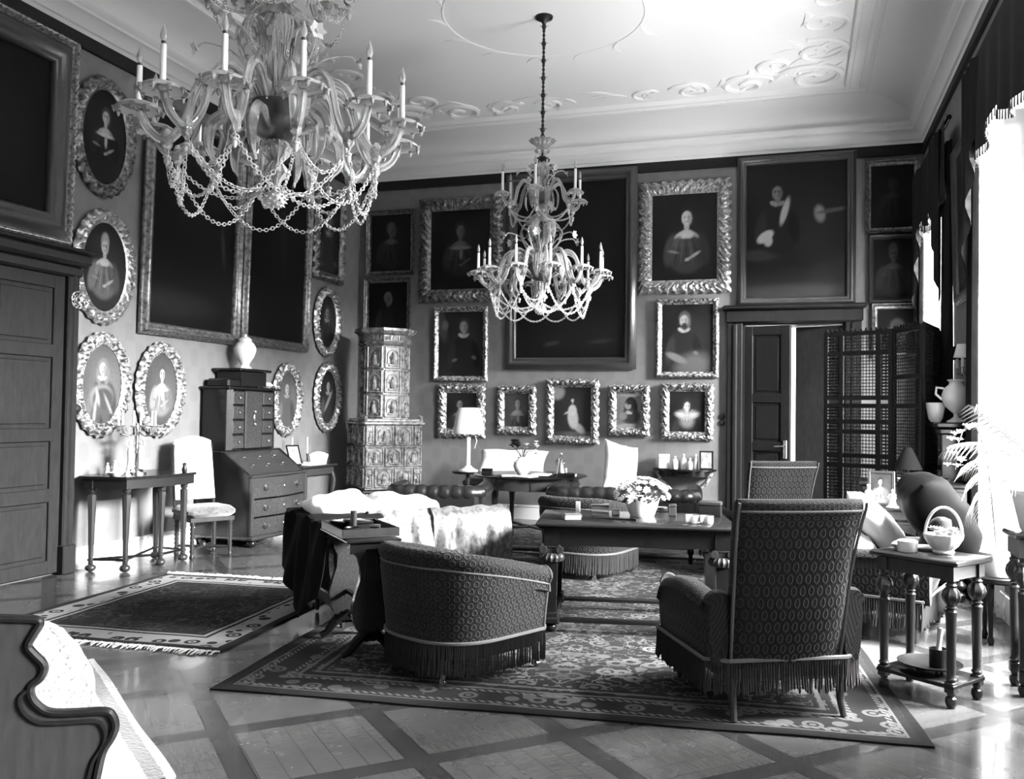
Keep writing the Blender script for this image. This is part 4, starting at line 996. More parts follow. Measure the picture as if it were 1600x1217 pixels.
o = b.build('serving_tray', M['midwood']); o.matrix_world = lM @ Matrix.Translation((0, 0, lz + .002)); tag(o, 'wooden rimmed tray on the lyre ended table', 'tray')
def on_tray(x, y, z=0): return tuple(lM @ Vector((x, y, lz + .015 + z)))
t = thing('candle_stub', 'single candle in a low holder on the wooden tray', 'candle', on_tray(-.07, .06))
b = MB(); b.lathe([(.022, 0), (.021, .13), (.004, .132)], n=16); b.build('wax_candle', M['midwood'], t)
b = MB(); b.lathe([(.04, 0), (.042, .006), (.03, .03), (.024, .034)], n=20); b.build('candle_holder', M['silver'], t)
def boxy(name, label, cat, dims, loc, rz, m, lid=None, group=None, rim=.004):
    t = thing(name, label, cat, loc, rz, group); x, y, z = dims
    b = MB(); b.box((0, 0, z * .36), (x, y, z * .72), bev=.004); b.build('box_body', m, t)
    b = MB(); b.box((0, 0, z * .86), (x + .005, y + .005, z * .26), bev=.006); b.build('box_lid', lid or m, t)
    return t
boxy('cigar_box', 'dark flat box on the wooden tray behind the candle', 'box', (.2, .13, .05), on_tray(.1, -.02), lang + .15, M['wood'])
boxy('matchbox', 'small box at the near rim of the wooden tray', 'box', (.09, .06, .05), on_tray(-.17, -.05), lang - .4, M['midwood'])
t = thing('ashtray', 'round dark bowl on the wooden tray', 'bowl', on_tray(-.2, .1))
b = MB(); b.lathe([(.03, 0), (.048, .03), (.05, .045), (.044, .045), (.035, .012), (.0, .01)], n=20); b.build('bowl_body', M['iron'], t)
t = thing('open_book', 'open dark book leaning on the tray rim', 'book', on_tray(.19, .1, .012), lang + .5)
b = MB(); b.box((0, -.06, .012), (.12, .11, .014), bev=.003); b.build('cover', M['darkcloth'], t); b = MB(); b.box((0, -.06, .022), (.11, .1, .008)); b.build('pages', M['paper'], t)

# ---------------------------------------------------------------- console table by the left wall
t = thing('console_table', 'five legged dark console table against the left wall beside the door', 'table', (-6.0, 7.05, 0))
cl = [hit(2, 0, *p) for p in ((141, 893), (195, 894), (250, 884), (285, 876), (242, 872))]
cl = [Vector((max(q.x, XL + .1) + 6.0, q.y - 7.05, 0)) for q in cl]
CT = .87
hull = [cl[0] + Vector((-.06, -.07, 0)), cl[1] + Vector((.06, -.08, 0)), cl[2] + Vector((.1, -.02, 0)), cl[3] + Vector((.08, .08, 0)), Vector((-.28, .62, 0)), Vector((-.3, -.4, 0))]
hp = [(q.x, q.y) for q in hull]
b = MB(); b.prism(hp, CT - .025, CT, 'XY'); b.build('tabletop', M['wood'], t, angle=30)
b = MB(); b.prism([(x * .96 - .0, y * .96) for x, y in hp], CT - .11, CT - .025, 'XY'); b.build('apron', M['black'], t, angle=30)
for i, q in enumerate(cl):
    l = MB(); l.ball((q.x, q.y, .036), .042, 16, (1.15, 1.15, .86)); l.lathe([(.02, .07), (.026, .08), (.018, .09), (.03, .1), (.03, .12)], (q.x, q.y, 0), 16)
    l.lathe([(.02, .12), (.024, .14), (.028, .4), (.037, CT - .2), (.037, CT - .17), (.024, CT - .16), (.036, CT - .145), (.036, CT - .12)], (q.x, q.y, 0), 8); l.box((q.x, q.y, CT - .07), (.075, .075, .1), bev=.006)
    l.build('leg', M['midwood'], t)
b = MB()
for i, j in ((0, 1), (1, 4), (0, 2), (4, 3), (2, 3)):
    b.tube([cl[i] + Vector((0, 0, .11)), cl[j] + Vector((0, 0, .11))], .012, 6)
b.build('stretcher', M['wood'], t)
def on_console(px, py): p = onfloor(px, py, CT); return Vector((max(p.x, XL + .12), p.y, CT))
# candelabrum with figures, prisms and candles
t = thing('candelabrum', 'tall glass hung candelabrum with figures at its stem, on the console table', 'candelabrum', (-5.98, 6.98, CT))
b = MB(); b.lathe([(.1, 0), (.1, .02), (.07, .035), (.05, .06), (.03, .08), (.026, .16), (.04, .2), (.024, .24), (.02, .4), (.03, .44), (.018, .48)], n=24); b.build('stem', M['silver'], t)
for q in range(3):
    a = q * 2.1; f = MB(); x, y = .055 * math.cos(a), .055 * math.sin(a)
    f.tube([(x, y, .05), (x, y, .14), (x, y, .22), (x, y, .27)], [.03, .026, .03, .014], 10); f.ball((x, y, .295), .02, 10); f.tube([(x, y, .24), (x * 1.8, y * 1.8, .28), (x * 1.2, y * 1.2, .36)], [.01, .009, .007], 6); f.build('stem_figure', M['white'], t)
for q in range(6):
    a = q * PI / 3; R = .17; f = MB()
    f.tube([(.02 * math.cos(a), .02 * math.sin(a), .4), (.08 * math.cos(a), .08 * math.sin(a), .36), (.15 * math.cos(a), .15 * math.sin(a), .38), (R * math.cos(a), R * math.sin(a), .44)], .008, 8); g = f.build('arm', M['silver'], t)
    c = MB(); c.lathe([(.012, .445), (.035, .455), (.034, .46), (.014, .465)], (R * math.cos(a), R * math.sin(a), 0), 16); c.build('drip_pan', M['glassdish'], g)
    c = MB(); c.lathe([(.012, .46), (.011, .6), (.002, .605)], (R * math.cos(a), R * math.sin(a), 0), 12); c.build('candle', M['candle'], g)
    c = MB()
    for e in range(4):
        w = a + (e - 1.5) * .18; c.lathe([(.001, .4), (.007, .41), (.002, .448)], (R * math.cos(w), R * math.sin(w), 0), 6)
    c.build('prism_drops', M['glassdish'], g)
# porcelain group and small things along the console
def figure(name, label, loc, s, m, cat='figurine', group=None, seated=False):
    t = thing(name, label, cat, loc, 0, group)
    b = MB(); b.lathe([(.5 * s, 0), (.52 * s, .04 * s), (.45 * s, .12 * s)], n=18); b.build('base', m, t)
    b = MB(); b.tube([(0, 0, .1 * s), (0, 0, .5 * s), (.02 * s, 0, .9 * s), (.02 * s, 0, 1.15 * s), (.02 * s, 0, 1.25 * s)], [.36 * s, .26 * s, .2 * s, .22 * s, .08 * s], 12); b.ball((.02 * s, 0, 1.42 * s), .14 * s, 12)
    for q in (-1, 1): b.tube([(q * .2 * s, 0, 1.1 * s), (q * .36 * s, -.05 * s, .85 * s), (q * .2 * s, -.2 * s, .75 * s)], [.08 * s, .07 * s, .05 * s], 8)
    b.build('figure_body', m, t)
    return t
for i, (x, y, s, lab) in enumerate(((-6.08, 6.72, .075, 'small white porcelain figure at near end of the console table'), (-5.9, 6.78, .06, 'smallest white porcelain figure beside the candelabrum'), (-6.12, 6.86, .085, 'white porcelain figure beside the wall on the console table'))):
    figure('porcelain_figure', lab, (x, y, CT), s, M['white'], group='porcelain figures on the console table')
t = thing('porcelain_dish', 'white porcelain dish lying before the figures on the console', 'dish', (-5.95, 6.68, CT)); b = MB(); b.lathe([(.04, 0), (.075, .03), (.08, .034), (.07, .03), (.03, .008)], n=24); b.build('dish_body', M['white'], t)
b = MB(); b.lathe([(.02, 0), (.03, .03), (.018, .06), (.022, .09), (.0, .1)], n=14); o = b.build('black_bottle', M['black']); o.location = (-5.72, 7.35, CT); tag(o, 'little black bottle at far end of the console table', 'bottle')

# ---------------------------------------------------------------- side chair by the bureau
t = thing('side_chair', 'high backed side chair with turned legs and padded seat beside the bureau', 'chair', (-5.76, 7.72, 0), math.radians(-118))
b = MB(); b.box((0, 0, .46), (.5, .46, .11), bev=.04); b.build('seat', mat('mottled_seat_velvet', .2, .8, sheen=.4, fn=f_floral(.03, .1, 18)), t)
b = MB(); b.box((0, 0, .39), (.46, .42, .04)); b.build('seat_rail', M['midwood'], t)
for x in (-.2, .2):
    for y in (-.18, .18):
        l = MB(); pr = [(.018, 0), (.026, .02), (.02, .04)] + [(.017 + .008 * (q % 2), .06 + q * .022) for q in range(14)] + [(.022, .38)]; l.lathe(pr, (x, y, 0), 14); l.build('leg', M['midwood'], t)
b = MB(); b.tube([(-.2, .18, .1), (.2, -.18, .1)], .014, 8); b.tube([(.2, .18, .1), (-.2, -.18, .1)], .014, 8); b.ball((0, 0, .115), .035, 12); b.build('stretcher', M['midwood'], t)
b = MB(); b.grid(lambda u, v: ((u - .5) * (.42 - .03 * v), -.22 - .1 * v + .015 * math.cos((u - .5) * PI), .56 + (.6 + .05 * math.sin(u * PI)) * v), 12, 10, uv=lambda u, v: (u, v)); o = b.build('backrest', M['linen'], t); md = o.modifiers.new('padding', 'SOLIDIFY'); md.thickness = .05; md.offset = 0
b = MB()
for x in (-.21, .21): b.tube([(x, -.2, .38), (x, -.24, .6), (x * .97, -.3, 1.12)], .016, 8)
b.build('back_post', M['midwood'], t)

# ---------------------------------------------------------------- bureau cabinet with urn
def make_bureau():
    # local: front faces -Y, width along X
    t = thing('bureau_cabinet', 'walnut bureau cabinet with bowed drawers and sloping desk front', 'cabinet', (XL + .03, 8.86, 0), PI / 2)
    Wd = 1.1
    b = MB(); prof = [(0, .1), (0, 1.03), (-.34, 1.03), (-.64, .80), (-.68, .78), (-.68, .1)]
    for sx in (-1, 1): b.prism([(y, z) for y, z in prof], sx * (Wd / 2) - .02, sx * (Wd / 2) + .02, 'YZ')
    b.box((0, -.33, .42), (Wd - .02, .64, .64)); b.box((0, -.16, .9), (Wd - .02, .3, .25)); b.box((0, -.16, 1.025), (Wd + .06, .36, .025), bev=.006)
    b.build('carcass', M['wood'], t, angle=30)
    b = MB(); b.add([(-Wd / 2 + .02, -.33, 1.025), (Wd / 2 - .02, -.33, 1.025), (Wd / 2 - .02, -.665, .79), (-Wd / 2 + .02, -.665, .79), (-Wd / 2 + .02, -.31, 1.0), (Wd / 2 - .02, -.31, 1.0), (Wd / 2 - .02, -.645, .765), (-Wd / 2 + .02, -.645, .765)], [(0, 1, 2, 3), (7, 6, 5, 4), (0, 3, 7, 4), (1, 5, 6, 2), (3, 2, 6, 7), (0, 4, 5, 1)])
    fl = b.build('writing_flap', M['walnut'], t, smooth=False)
    b = MB()
    for x in (-.3, .0, .3):
        for zz in (.3, .65):
            f0 = Vector((x, -.333 - .335 * zz - .0, 1.03 - .235 * zz)); nrm = Vector((0, -.575, .818))
            b.box(tuple(f0 + nrm * .002), (.12, .1, .004)) if False else b.ball(tuple(f0 + nrm * .004), .02, 10, (1.6, .8, .5))
    b.build('brass_mount', M['brass'], fl)
    # three bowed drawers
    bow = lambda x: -.68 - .055 * math.cos(x / (Wd / 2) * PI * 1.0) * .5 - .055
    for i, (z0, z1) in enumerate(((.53, .75), (.33, .51), (.13, .31))):
        b = MB(); n = 18
        def fr(u, v):
            x = (u - .5) * (Wd - .05); return (x, [-.62, bow(x), bow(x), -.62][min(3, int(v * 3.01))] + (.012 if min(3, int(v * 3.01)) in (0, 3) else 0), [z0, z0, z1, z1][min(3, int(v * 3.01))])
        b.grid(fr, n, 4); b.f += [(0, 1, 2, 3), tuple((n - 1) * 4 + q for q in (3, 2, 1, 0))]
        d = b.build('drawer', M['walnut'], t, angle=30)
        for x in (-.32, .32):
            h = MB(); y = bow(x) - .006; zc = (z0 + z1) / 2
            h.lathe([(.028, -.004), (.03, 0), (.012, .006)], (x, y, zc + .01), 14, Matrix.Rotation(PI / 2, 4, 'X')); h.tube([(x + .045 * math.cos(q), y - .022, zc + .01 - .035 * math.sin(q)) for q in np.linspace(0, PI, 10)], .005, 6); h.build('drawer_pull', M['brass'], d)
        h = MB(); h.ball((0, bow(0) - .004, (z0 + z1) / 2), .022, 10, (.7, .3, 1)); h.build('escutcheon', M['brass'], d)
    b = MB()
    for sx in (-1, 1): b.box((sx * (Wd / 2 - .005), -.7, .44), (.05, .05, .64), bev=.012)
    b.box((0, -.36, .1), (Wd + .06, .78, .05), bev=.015); b.box((0, -.68, .765), (Wd, .09, .03), bev=.01)
    b.build('base_moulding', M['walnut'], t)
    for x in (-.5, .5):
        for y in (-.68, -.06):
            f = MB(); f.ball((x, y, .045), .052, 14, (1, 1, .86)); f.build('foot', M['wood'], t)
    # upper cabinet
    u = MB(); u.box((-.02, -.165, 1.38), (.96, .30, .68)); u.build('upper_case', M['wood'], t)
    pn = MB(); pn.prism([(-.5, -.3), (-.43, -.36), (-.43, -.3)], 1.045, 1.72, 'XY'); pn.build('corner_panel', M['walnut'], t); pn = MB(); pn.prism([(.39 + .07, -.3), (.39, -.36), (.39, -.3)], 1.045, 1.72, 'XY'); pn.build('corner_panel', M['walnut'], t)
    for c, (xa, xb) in enumerate(((-.42, -.2), (.16, .38))):
        for r in range(4):
            d = MB(); d.box(((xa + xb) / 2, -.33, 1.13 + r * .165), (xb - xa - .012, .05, .15), bev=.008); dr = d.build('small_drawer', M['walnut'], t)
            k = MB(); k.ball(((xa + xb) / 2, -.365, 1.13 + r * .165), .016, 10); k.build('knob', M['brass'], dr)
    d = MB(); d.box((-.02, -.335, 1.38), (.33, .05, .66), bev=.01); dr = d.build('centre_door', M['walnut'], t); k = MB(); k.ball((-.02, -.368, 1.4), .03, 12, (.8, .3, 1.6)); k.ball((-.02, -.368, 1.47), .02, 10); k.ball((-.02, -.368, 1.33), .02, 10); k.build('door_mount', M['brass'], dr)
    c = MB(); c.box((-.02, -.18, 1.735), (1.02, .4, .03), bev=.008); c.box((-.16, -.17, 1.79), (.6, .3, .1), bev=.02); c.box((-.0, -.17, 1.85), (.5, .32, .16)); c.box((0, -.17, 1.945), (.62, .4, .035), bev=.01)
    c.build('cornice', M['wood'], t)
    return t
make_bureau()
t = thing('porcelain_urn', 'white lidded porcelain urn on top of the bureau cabinet', 'urn', (XL + .22, 8.88, 1.963))
b = MB(); b.lathe([(.075, 0), (.08, .012), (.06, .03), (.045, .05), (.06, .08), (.1, .14), (.125, .21), (.125, .25), (.1, .3), (.07, .325), (.07, .335)], n=32); b.build('urn_body', M['white'], t)
b = MB(); b.lathe([(.075, .335), (.075, .345), (.05, .37), (.02, .38), (.018, .39), (.022, .4), (.003, .412)], n=24); b.build('urn_lid', M['white'], t)
b = MB(); b.box((0, 0, .035), (.2, .12, .07), bev=.03); o = b.build('round_box', M['marble']); o.location = (XL + .22, 9.3, 1.755); tag(o, 'pale rounded box on the bureau cabinet, to the right of the urn', 'box')
# small writing table right of the bureau
t = thing('writing_table', 'small writing table with curved legs between bureau and tiled stove', 'table', (-6.02, 10.05, 0))
b = MB(); b.box((0, 0, .79), (.55, .86, .025), bev=.008); b.build('tabletop', M['midwood'], t)
b = MB(); b.box((0, 0, .72), (.48, .78, .12), bev=.02); dr = b.build('apron', M['walnut'], t)
for sx in (-1, 1):
    for sy in (-1, 1):
        l = MB(); x, y = sx * .21, sy * .36; l.tube([(x, y, .72), (x * 1.12, y * 1.06, .6), (x * 1.02, y * 1.0, .3), (x * .96, y * .98, .1), (x * 1.1, y * 1.05, 0)], [.032, .034, .02, .014, .018], 10); l.build('leg', M['midwood'], t)
WT = .803
def easel(name, label, loc, rz, w, h, m, inner, th=.014, lean=14, cat='photo frame', pic=None):
    t = thing(name, label, cat, loc, rz); L = math.radians(lean)
    M_ = Matrix.Translation((0, 0, .001)) @ Matrix.Rotation(-L, 4, 'X')
    b = MB(); b.M = M_
    fwid = .02
    for sx in (-1, 1): b.box((sx * (w / 2 - fwid / 2), 0, h / 2), (fwid, th, h), bev=.003)
    for z in (fwid / 2, h - fwid / 2): b.box((0, 0, z), (w - 2 * fwid + .004, th, fwid), bev=.003)
    b.build('frame', m, t)
    b = MB(); b.M = M_; b.grid(lambda u, v: ((u - .5) * (w - fwid * 2 + .006), -.001, fwid + v * (h - 2 * fwid)), 24, 32); o = b.build('picture', M['canvas'], t, fix=False)
    U = np.array([[(u - 11.5) / 15, (v - 15.5) / 15.5] for u in range(24) for v in range(32)]); paint_attr(o, compose(U[:, 0], U[:, 1], inner, pic or lady(0, .3, .22, .5, .3, .1)))
    b = MB(); b.M = M_; b.box((0, .006, h / 2), (w - .01, .004, h - .01)); b.build('backing', M['midwood'], t)
    b = MB(); b.tube([(0, h * .75 * math.sin(L) + .01, h * .75 * math.cos(L)), (0, h * .62, .005)], .006, 6); b.build('strut', m, t)
    return t
easel('photo_frame', 'dark framed picture seen edge on beside the bureau, on the writing table', (-5.95, 9.78, WT), math.radians(70), .2, .27, M['wood'], .3, lean=20)
for i, (x, y) in enumerate(((-6.15, 10.0), (-6.12, 10.32))):
    t = thing('candlestick', ('nearer' if i == 0 else 'farther') + ' white candlestick on the small writing table', 'candlestick', (x, y, WT), 0, 'candlesticks on the writing table')
    b = MB(); b.lathe([(.045, 0), (.045, .01), (.015, .03), (.012, .1), (.02, .12), (.02, .13)], n=18); b.build('holder', M['silver'], t); b = MB(); b.lathe([(.011, .12), (.01, .34), (.001, .345)], n=12); b.build('candle', M['candle'], t)
b = MB(); b.prism([(-.1, 0), (.1, 0), (.13, .12), (.06, .15), (.0, .16), (-.06, .15), (-.13, .12)], -.02, .02, 'XZ'); o = b.build('letter_rack', M['paper']); o.location = (-5.93, 10.28, WT); o.rotation_euler = (0, 0, .9); tag(o, 'white fan shaped letter rack on the small writing table', 'rack')
for i in range(3):
    b = MB(); b.box((0, 0, .006), (.13, .19, .012)); o = b.build('paper_stack', M['paper']); o.location = (-5.88, 9.95 + .0 * i, WT + i * .0125); o.rotation_euler = (0, 0, .3 * i); tag(o, ['lowest', 'middle', 'topmost'][i] + ' of the papers piled on the small writing table', 'paper', 'papers on the writing table')
# ---------------------------------------------------------------- tiled stove standing across the corner
def niche_tile(mb, w, h, M_, seed=0):
    """relief tile: frame, arched niche and a small figure"""
    old = mb.M; mb.M = M_; r = random.Random(seed)
    mb.box((0, 0, 0), (w - .008, .02, h - .008), bev=.006)
    for sx in (-1, 1): mb.box((sx * (w / 2 - .02), -.014, 0), (.022, .02, h - .03), bev=.006)
    for z in (-1, 1): mb.box((0, -.014, z * (h / 2 - .018)), (w - .03, .02, .02), bev=.006)
    rr = w * .3
    mb.tube([(-rr, -.016, -h * .28)] + [(rr * math.cos(q), -.016, h * .08 + rr * .95 * math.sin(q)) for q in np.linspace(PI, 0, 11)] + [(rr, -.016, -h * .28)], .009, 6)
    mb.box((0, -.018, -h * .33), (w * .5, .025, h * .09), bev=.005)
    mb.tube([(0, -.014, -h * .28), (r.uniform(-.01, .01), -.024, -h * .1), (0, -.022, h * .08), (0, -.014, h * .12)], [w * .14, w * .12, w * .1, w * .04], 8); mb.ball((0, -.02, h * .16), w * .065, 8)
    mb.tube([(-w * .1, -.022, h * .05), (-w * .2, -.02, -h * .03), (-w * .08, -.03, -h * .1)], w * .035, 6)
    mb.M = old
def make_stove():
    t = thing('tiled_stove', 'tall glazed tile stove with octagonal tower, across the room corner', 'stove', (-5.46, 11.27, 0), math.radians(46))
    b = MB(); b.box((0, 0, .2), (.86, .8, .4), bev=.02); b.box((0, 0, .42), (.92, .86, .05), bev=.015); b.build('plinth', M['black'], t)
    b = MB(); b.box((0, .02, .87), (.8, .74, .9)); b.build('firebox', M['tilestove'], t)
    for r, cols in enumerate((4, 3, 4)):
        ws = [.13, .28, .28, .13] if cols == 4 else [.273] * 3
        tot = sum(ws); x = -tot / 2; z = .6 + r * .285
        for c, w in enumerate(ws):
            m_ = MB(); niche_tile(m_, w, .28, Matrix.Translation((x + w / 2, -.355, z)), r * 7 + c); m_.build('relief_tile', M['tilestove'], t); x += w
        for c in range(3):
            m_ = MB(); niche_tile(m_, .245, .28, Matrix.Translation((-.4, .02 + (c - 1) * .245, z)) @ Matrix.Rotation(-PI / 2, 4, 'Z'), r * 9 + c); m_.build('relief_tile', M['tilestove'], t)
    b = MB(); b.box((0, .02, 1.335), (.88, .82, .05), bev=.015); b.box((0, .02, 1.375), (.8, .74, .04), bev=.01)
    for x in (-.4, .4):
        b.tube([(x, -.34, 1.36), (x, -.34, 1.42), (x * .95, -.3, 1.44)], [.025, .03, .012], 8)
    b.build('ledge', M['tilestove'], t)
    b = MB(); R = .335; oc = lambda r, z: [(r * math.cos(PI / 8 + q * PI / 4), .06 + r * math.sin(PI / 8 + q * PI / 4), z) for q in range(8)]
    b.lathe([(R, 1.36), (R, 2.42)], (0, .06, 0), 8, Matrix.Rotation(PI / 8, 4, 'Z')); b.build('tower', M['tilestove'], t, smooth=False)
    for q in range(8):
        a = q * PI / 4; d = R * math.cos(PI / 8)
        if math.sin(a) > .5: continue
        for r in range(3):
            m_ = MB(); niche_tile(m_, .25, .325, Matrix.Translation((d * math.cos(a), .06 + d * math.sin(a), 1.57 + r * .335)) @ Matrix.Rotation(a + PI / 2, 4, 'Z'), q * 5 + r); m_.build('relief_tile', M['tilestove'], t)
    b = MB(); b.lathe([(R + .01, 2.4), (R + .05, 2.43), (R + .02, 2.46), (R + .02, 2.54), (R + .07, 2.57), (R + .1, 2.6), (R + .1, 2.635), (R, 2.65)], (0, .06, 0), 8, Matrix.Rotation(PI / 8, 4, 'Z'))
    for q in range(64):
        a = 2 * PI * q / 64; b.box(((R + .03) * math.cos(a), .06 + (R + .03) * math.sin(a), 2.5), (.012, .012, .06), rz=a)
    b.build('crown_moulding', M['tilestove'], t, smooth=False)
    return t
make_stove()

# ---------------------------------------------------------------- buttoned leather seats (back faces local -Y)
def roll(mb, path, r, seg=14, tuft=.125, amp=.3):
    """thick upholstered roll with pulled pleats every tuft metres"""
    P = [Vector(p) for p in path]; Q = []; L = 0
    for a, b in zip(P, P[1:]):
        n = max(2, int((b - a).length / .02))
        for i in range(n): Q.append(a + (b - a) * i / n)
    Q.append(P[-1]); R = []; s = 0
    for i, q in enumerate(Q):
        if i: s += (q - Q[i - 1]).length
        R.append(r * (1 - amp * (1 - abs(math.sin(PI * s / tuft)) ** .3)))
    for e in range(3): R[e] *= [.35, .75, .95][e]; R[-1 - e] *= [.35, .75, .95][e]
    mb.tube(Q, R, seg)
def rounded(path, r=.12, n=6):
    out = [path[0]]
    for a, b, c in zip(path, path[1:], path[2:]):
        a, b, c = Vector(a), Vector(b), Vector(c); p, q = b + (a - b).normalized() * r, b + (c - b).normalized() * r
        for i in range(n + 1): t = i / n; out.append(tuple(p * (1 - t) ** 2 + b * 2 * t * (1 - t) + q * t * t))
    return out + [path[-1]]
def make_leather(name, label, cat, loc, rz, W, D=.86, Ht=.73):
    t = thing(name, label, cat, loc, rz)
    hx, hy, r = W / 2 - .09, D / 2 - .09, .085
    b = MB(); roll(b, rounded([(hx, hy + .07, Ht - r), (hx, -hy, Ht - r), (-hx, -hy, Ht - r), (-hx, hy + .07, Ht - r)], .14), r); b.build('back_roll', M['leather'], t, angle=80)
    b = MB()
    b.box((0, -hy + .0, .4), (W - .2, .13, .5), bev=.04)
    for sx in (-1, 1): b.box((sx * hx, .03, .4), (.13, D - .12, .5), bev=.04)
    b.build('outer_back', M['leather'], t)
    b = MB(); b.box((0, .06, .27), (W - .32, D - .22, .2), bev=.04); b.box((0, .07, .4), (W - .3, D - .24, .12), bev=.05); b.build('seat_cushion', M['leather'], t)
    st = MB()
    n = int(W / .14)
    for i in range(n):
        for q in range(2): st.ball((-W / 2 + .16 + i * (W - .32) / max(1, n - 1), -hy + .075, .5 + q * .1), .012, 8)
    st.build('button', M['leather'], t)
    for sx in (-1, 1):
        for sy in (-1, 1):
            l = MB(); l.lathe([(.03, .17), (.035, .12), (.02, .08), (.026, .04), (.018, 0)], (sx * (hx - .03), sy * (hy - .03), 0), 12); l.build('leg', M['wood'], t)
    return t
make_leather('leather_armchair', 'dark buttoned leather armchair with rolled back, beside the tiled stove', 'armchair', (-3.66, 8.95, .012), math.radians(14), 1.1)
make_leather('leather_sofa', 'dark buttoned leather sofa with rolled back, behind the flower bowl', 'sofa', (-1.72, 9.3, .012), math.radians(6), 1.62, .9, .75)
b = MB()
pillow('white_cushion', .42, .56, .2, M['linen'], 'white cushion standing tilted on the leather sofa', (-1.8, 9.5, .93), (70, 14, 40), 'cushion', seed=8)
pillow('white_bolster', .95, .42, .22, M['linen'], 'long white cushion behind the flower vase, by the back wall', (-3.62, 11.35, .82), (55, 0, 3), 'cushion', seed=11, puff=.4)
# bench that carries the long cushion
t = thing('wall_bench', 'low dark bench along the back wall behind the round table', 'bench', (-3.55, 11.55, .0), 0)
b = MB(); b.box((0, 0, .55), (1.5, .6, .1), bev=.03); b.build('seat', M['leather'], t)
for sx in (-1, 1):
    for sy in (-1, 1):
        l = MB(); l.lathe([(.03, .5), (.035, .3), (.02, .25), (.03, .1), (.02, 0)], (sx * .68, sy * .24, 0), 12); l.build('leg', M['wood'], t)
# round table
RT = .78; rt = Vector((-2.98, 10.05, 0))
t = thing('round_table', 'round dark table with drawer apron behind the leather seats', 'table', (rt.x, rt.y, .012))
b = MB(); b.lathe([(.6, RT - .04), (.66, RT - .03), (.67, RT - .02), (.66, RT - .012)], n=64); b.build('tabletop', M['wood'], t)
b = MB(); b.lathe([(.56, RT - .17), (.56, RT - .04)], n=64)
b.build('apron', M['walnut'], t)
b = MB()
for q in range(8): a = q * PI / 4 + .3; b.box((.563 * math.cos(a), .563 * math.sin(a), RT - .105), (.01, .012, .12), rz=a)
b.build('apron_divider', M['black'], t)
for q in range(4):
    a = PI / 4 + q * PI / 2; l = MB(); x, y = .46 * math.cos(a), .46 * math.sin(a); l.lathe([(.03, 0), (.035, .05), (.025, .08), (.03, .4), (.045, RT - .2), (.045, RT - .1)], (x, y, 0), 8); l.build('leg', M['midwood'], t)
l = MB(); l.tube([(-.32, -.32, .16), (.32, .32, .16)], .018, 8); l.tube([(.32, -.32, .16), (-.32, .32, .16)], .018, 8); l.build('stretcher', M['wood'], t)
RZ = RT
def on_round(x, y): return (rt.x + x, rt.y + y, RZ)
# vase with flowers
t = thing('flower_vase', 'round white vase with one dark flower head and pale blooms on the round table', 'vase', on_round(-.06, -.12))
b = MB(); b.lathe([(.05, 0), (.055, .008), (.09, .05), (.11, .1), (.1, .15), (.06, .18), (.055, .2), (.065, .21)], n=32); b.build('vase_body', M['white'], t)
b = MB(); r = random.Random(4)
for i in range(16):
    a, e = r.uniform(0, 6.28), r.uniform(.05, .16); b.tube([(0, 0, .18), (e * .5 * math.cos(a), e * .5 * math.sin(a), .26), (e * math.cos(a), e * math.sin(a), .3 + r.uniform(0, .06))], .003, 5)
    c = (e * math.cos(a), e * math.sin(a), .3); b.add([(c[0], c[1], c[2]), (c[0] + .03, c[1] + .01, c[2] + .02), (c[0] + .06, c[1], c[2] + .01), (c[0] + .03, c[1] - .02, c[2])], [(0, 1, 2, 3)])
b.build('flower_stem', M['leafy'], t)
def bloom(mb, c, s, n=9, seed=0, layers=3):
    r = random.Random(seed)
    for L in range(layers):
        for i in range(n):
            a = 2 * PI * (i + .5 * L) / n; e = .25 + .35 * L; q = s * (1 - .22 * L)
            d = Vector((math.cos(a) * math.cos(e), math.sin(a) * math.cos(e), math.sin(e))); sd = Vector((-math.sin(a), math.cos(a), 0)); c_ = Vector(c)
            mb.add([tuple(c_), tuple(c_ + d * q * .6 + sd * q * .3), tuple(c_ + d * q), tuple(c_ + d * q * .6 - sd * q * .3)], [(0, 1, 2, 3)])
    mb.ball(c, s * .22, 8)
b = MB()
for q in range(6): bloom(b, (-.09 + .03 * math.cos(q), .0 + .02 * math.sin(q * 2), .33 + .028 * (q % 3)), .07, 10, q)
b.build('dark_flower', M['darkpetal'], t)
for i in range(14):
    b = MB(); a, e = r.uniform(-.9, 1.3), r.uniform(.04, .17); bloom(b, (e * math.cos(a) + .02, e * math.sin(a) - .03, .3 + r.uniform(-.06, .09)), .045, 7, i, 2); b.build('pale_flower', M['petal'], t)
figure('bronze_statuette', 'slender light statuette on the round table under the tall framed lady', on_round(.34, .1), .17, M['silver']); 
t = thing('small_candle', 'short white candle on the round table', 'candle', on_round(.44, -.05)); b = MB(); b.lathe([(.02, 0), (.018, .09), (.002, .094)], n=14); b.build('wax_body', M['candle'], t); b = MB(); b.lathe([(.035, 0), (.036, .008), (.02, .014)], n=16); b.build('holder', M['silver'], t)
t = thing('dark_book', 'dark book lying at the right of the round table', 'book', on_round(.5, -.22), .1); b = MB(); b.box((0, 0, .022), (.2, .14, .044), bev=.005); b.build('cover', M['black'], t); b = MB(); b.box((.006, 0, .022), (.196, .136, .032)); b.build('pages', M['paper'], t)
boxy('dark_casket', 'small dark box at the left rim of the round table', 'box', (.12, .1, .075), on_round(-.42, -.33), .2, M['wood'])
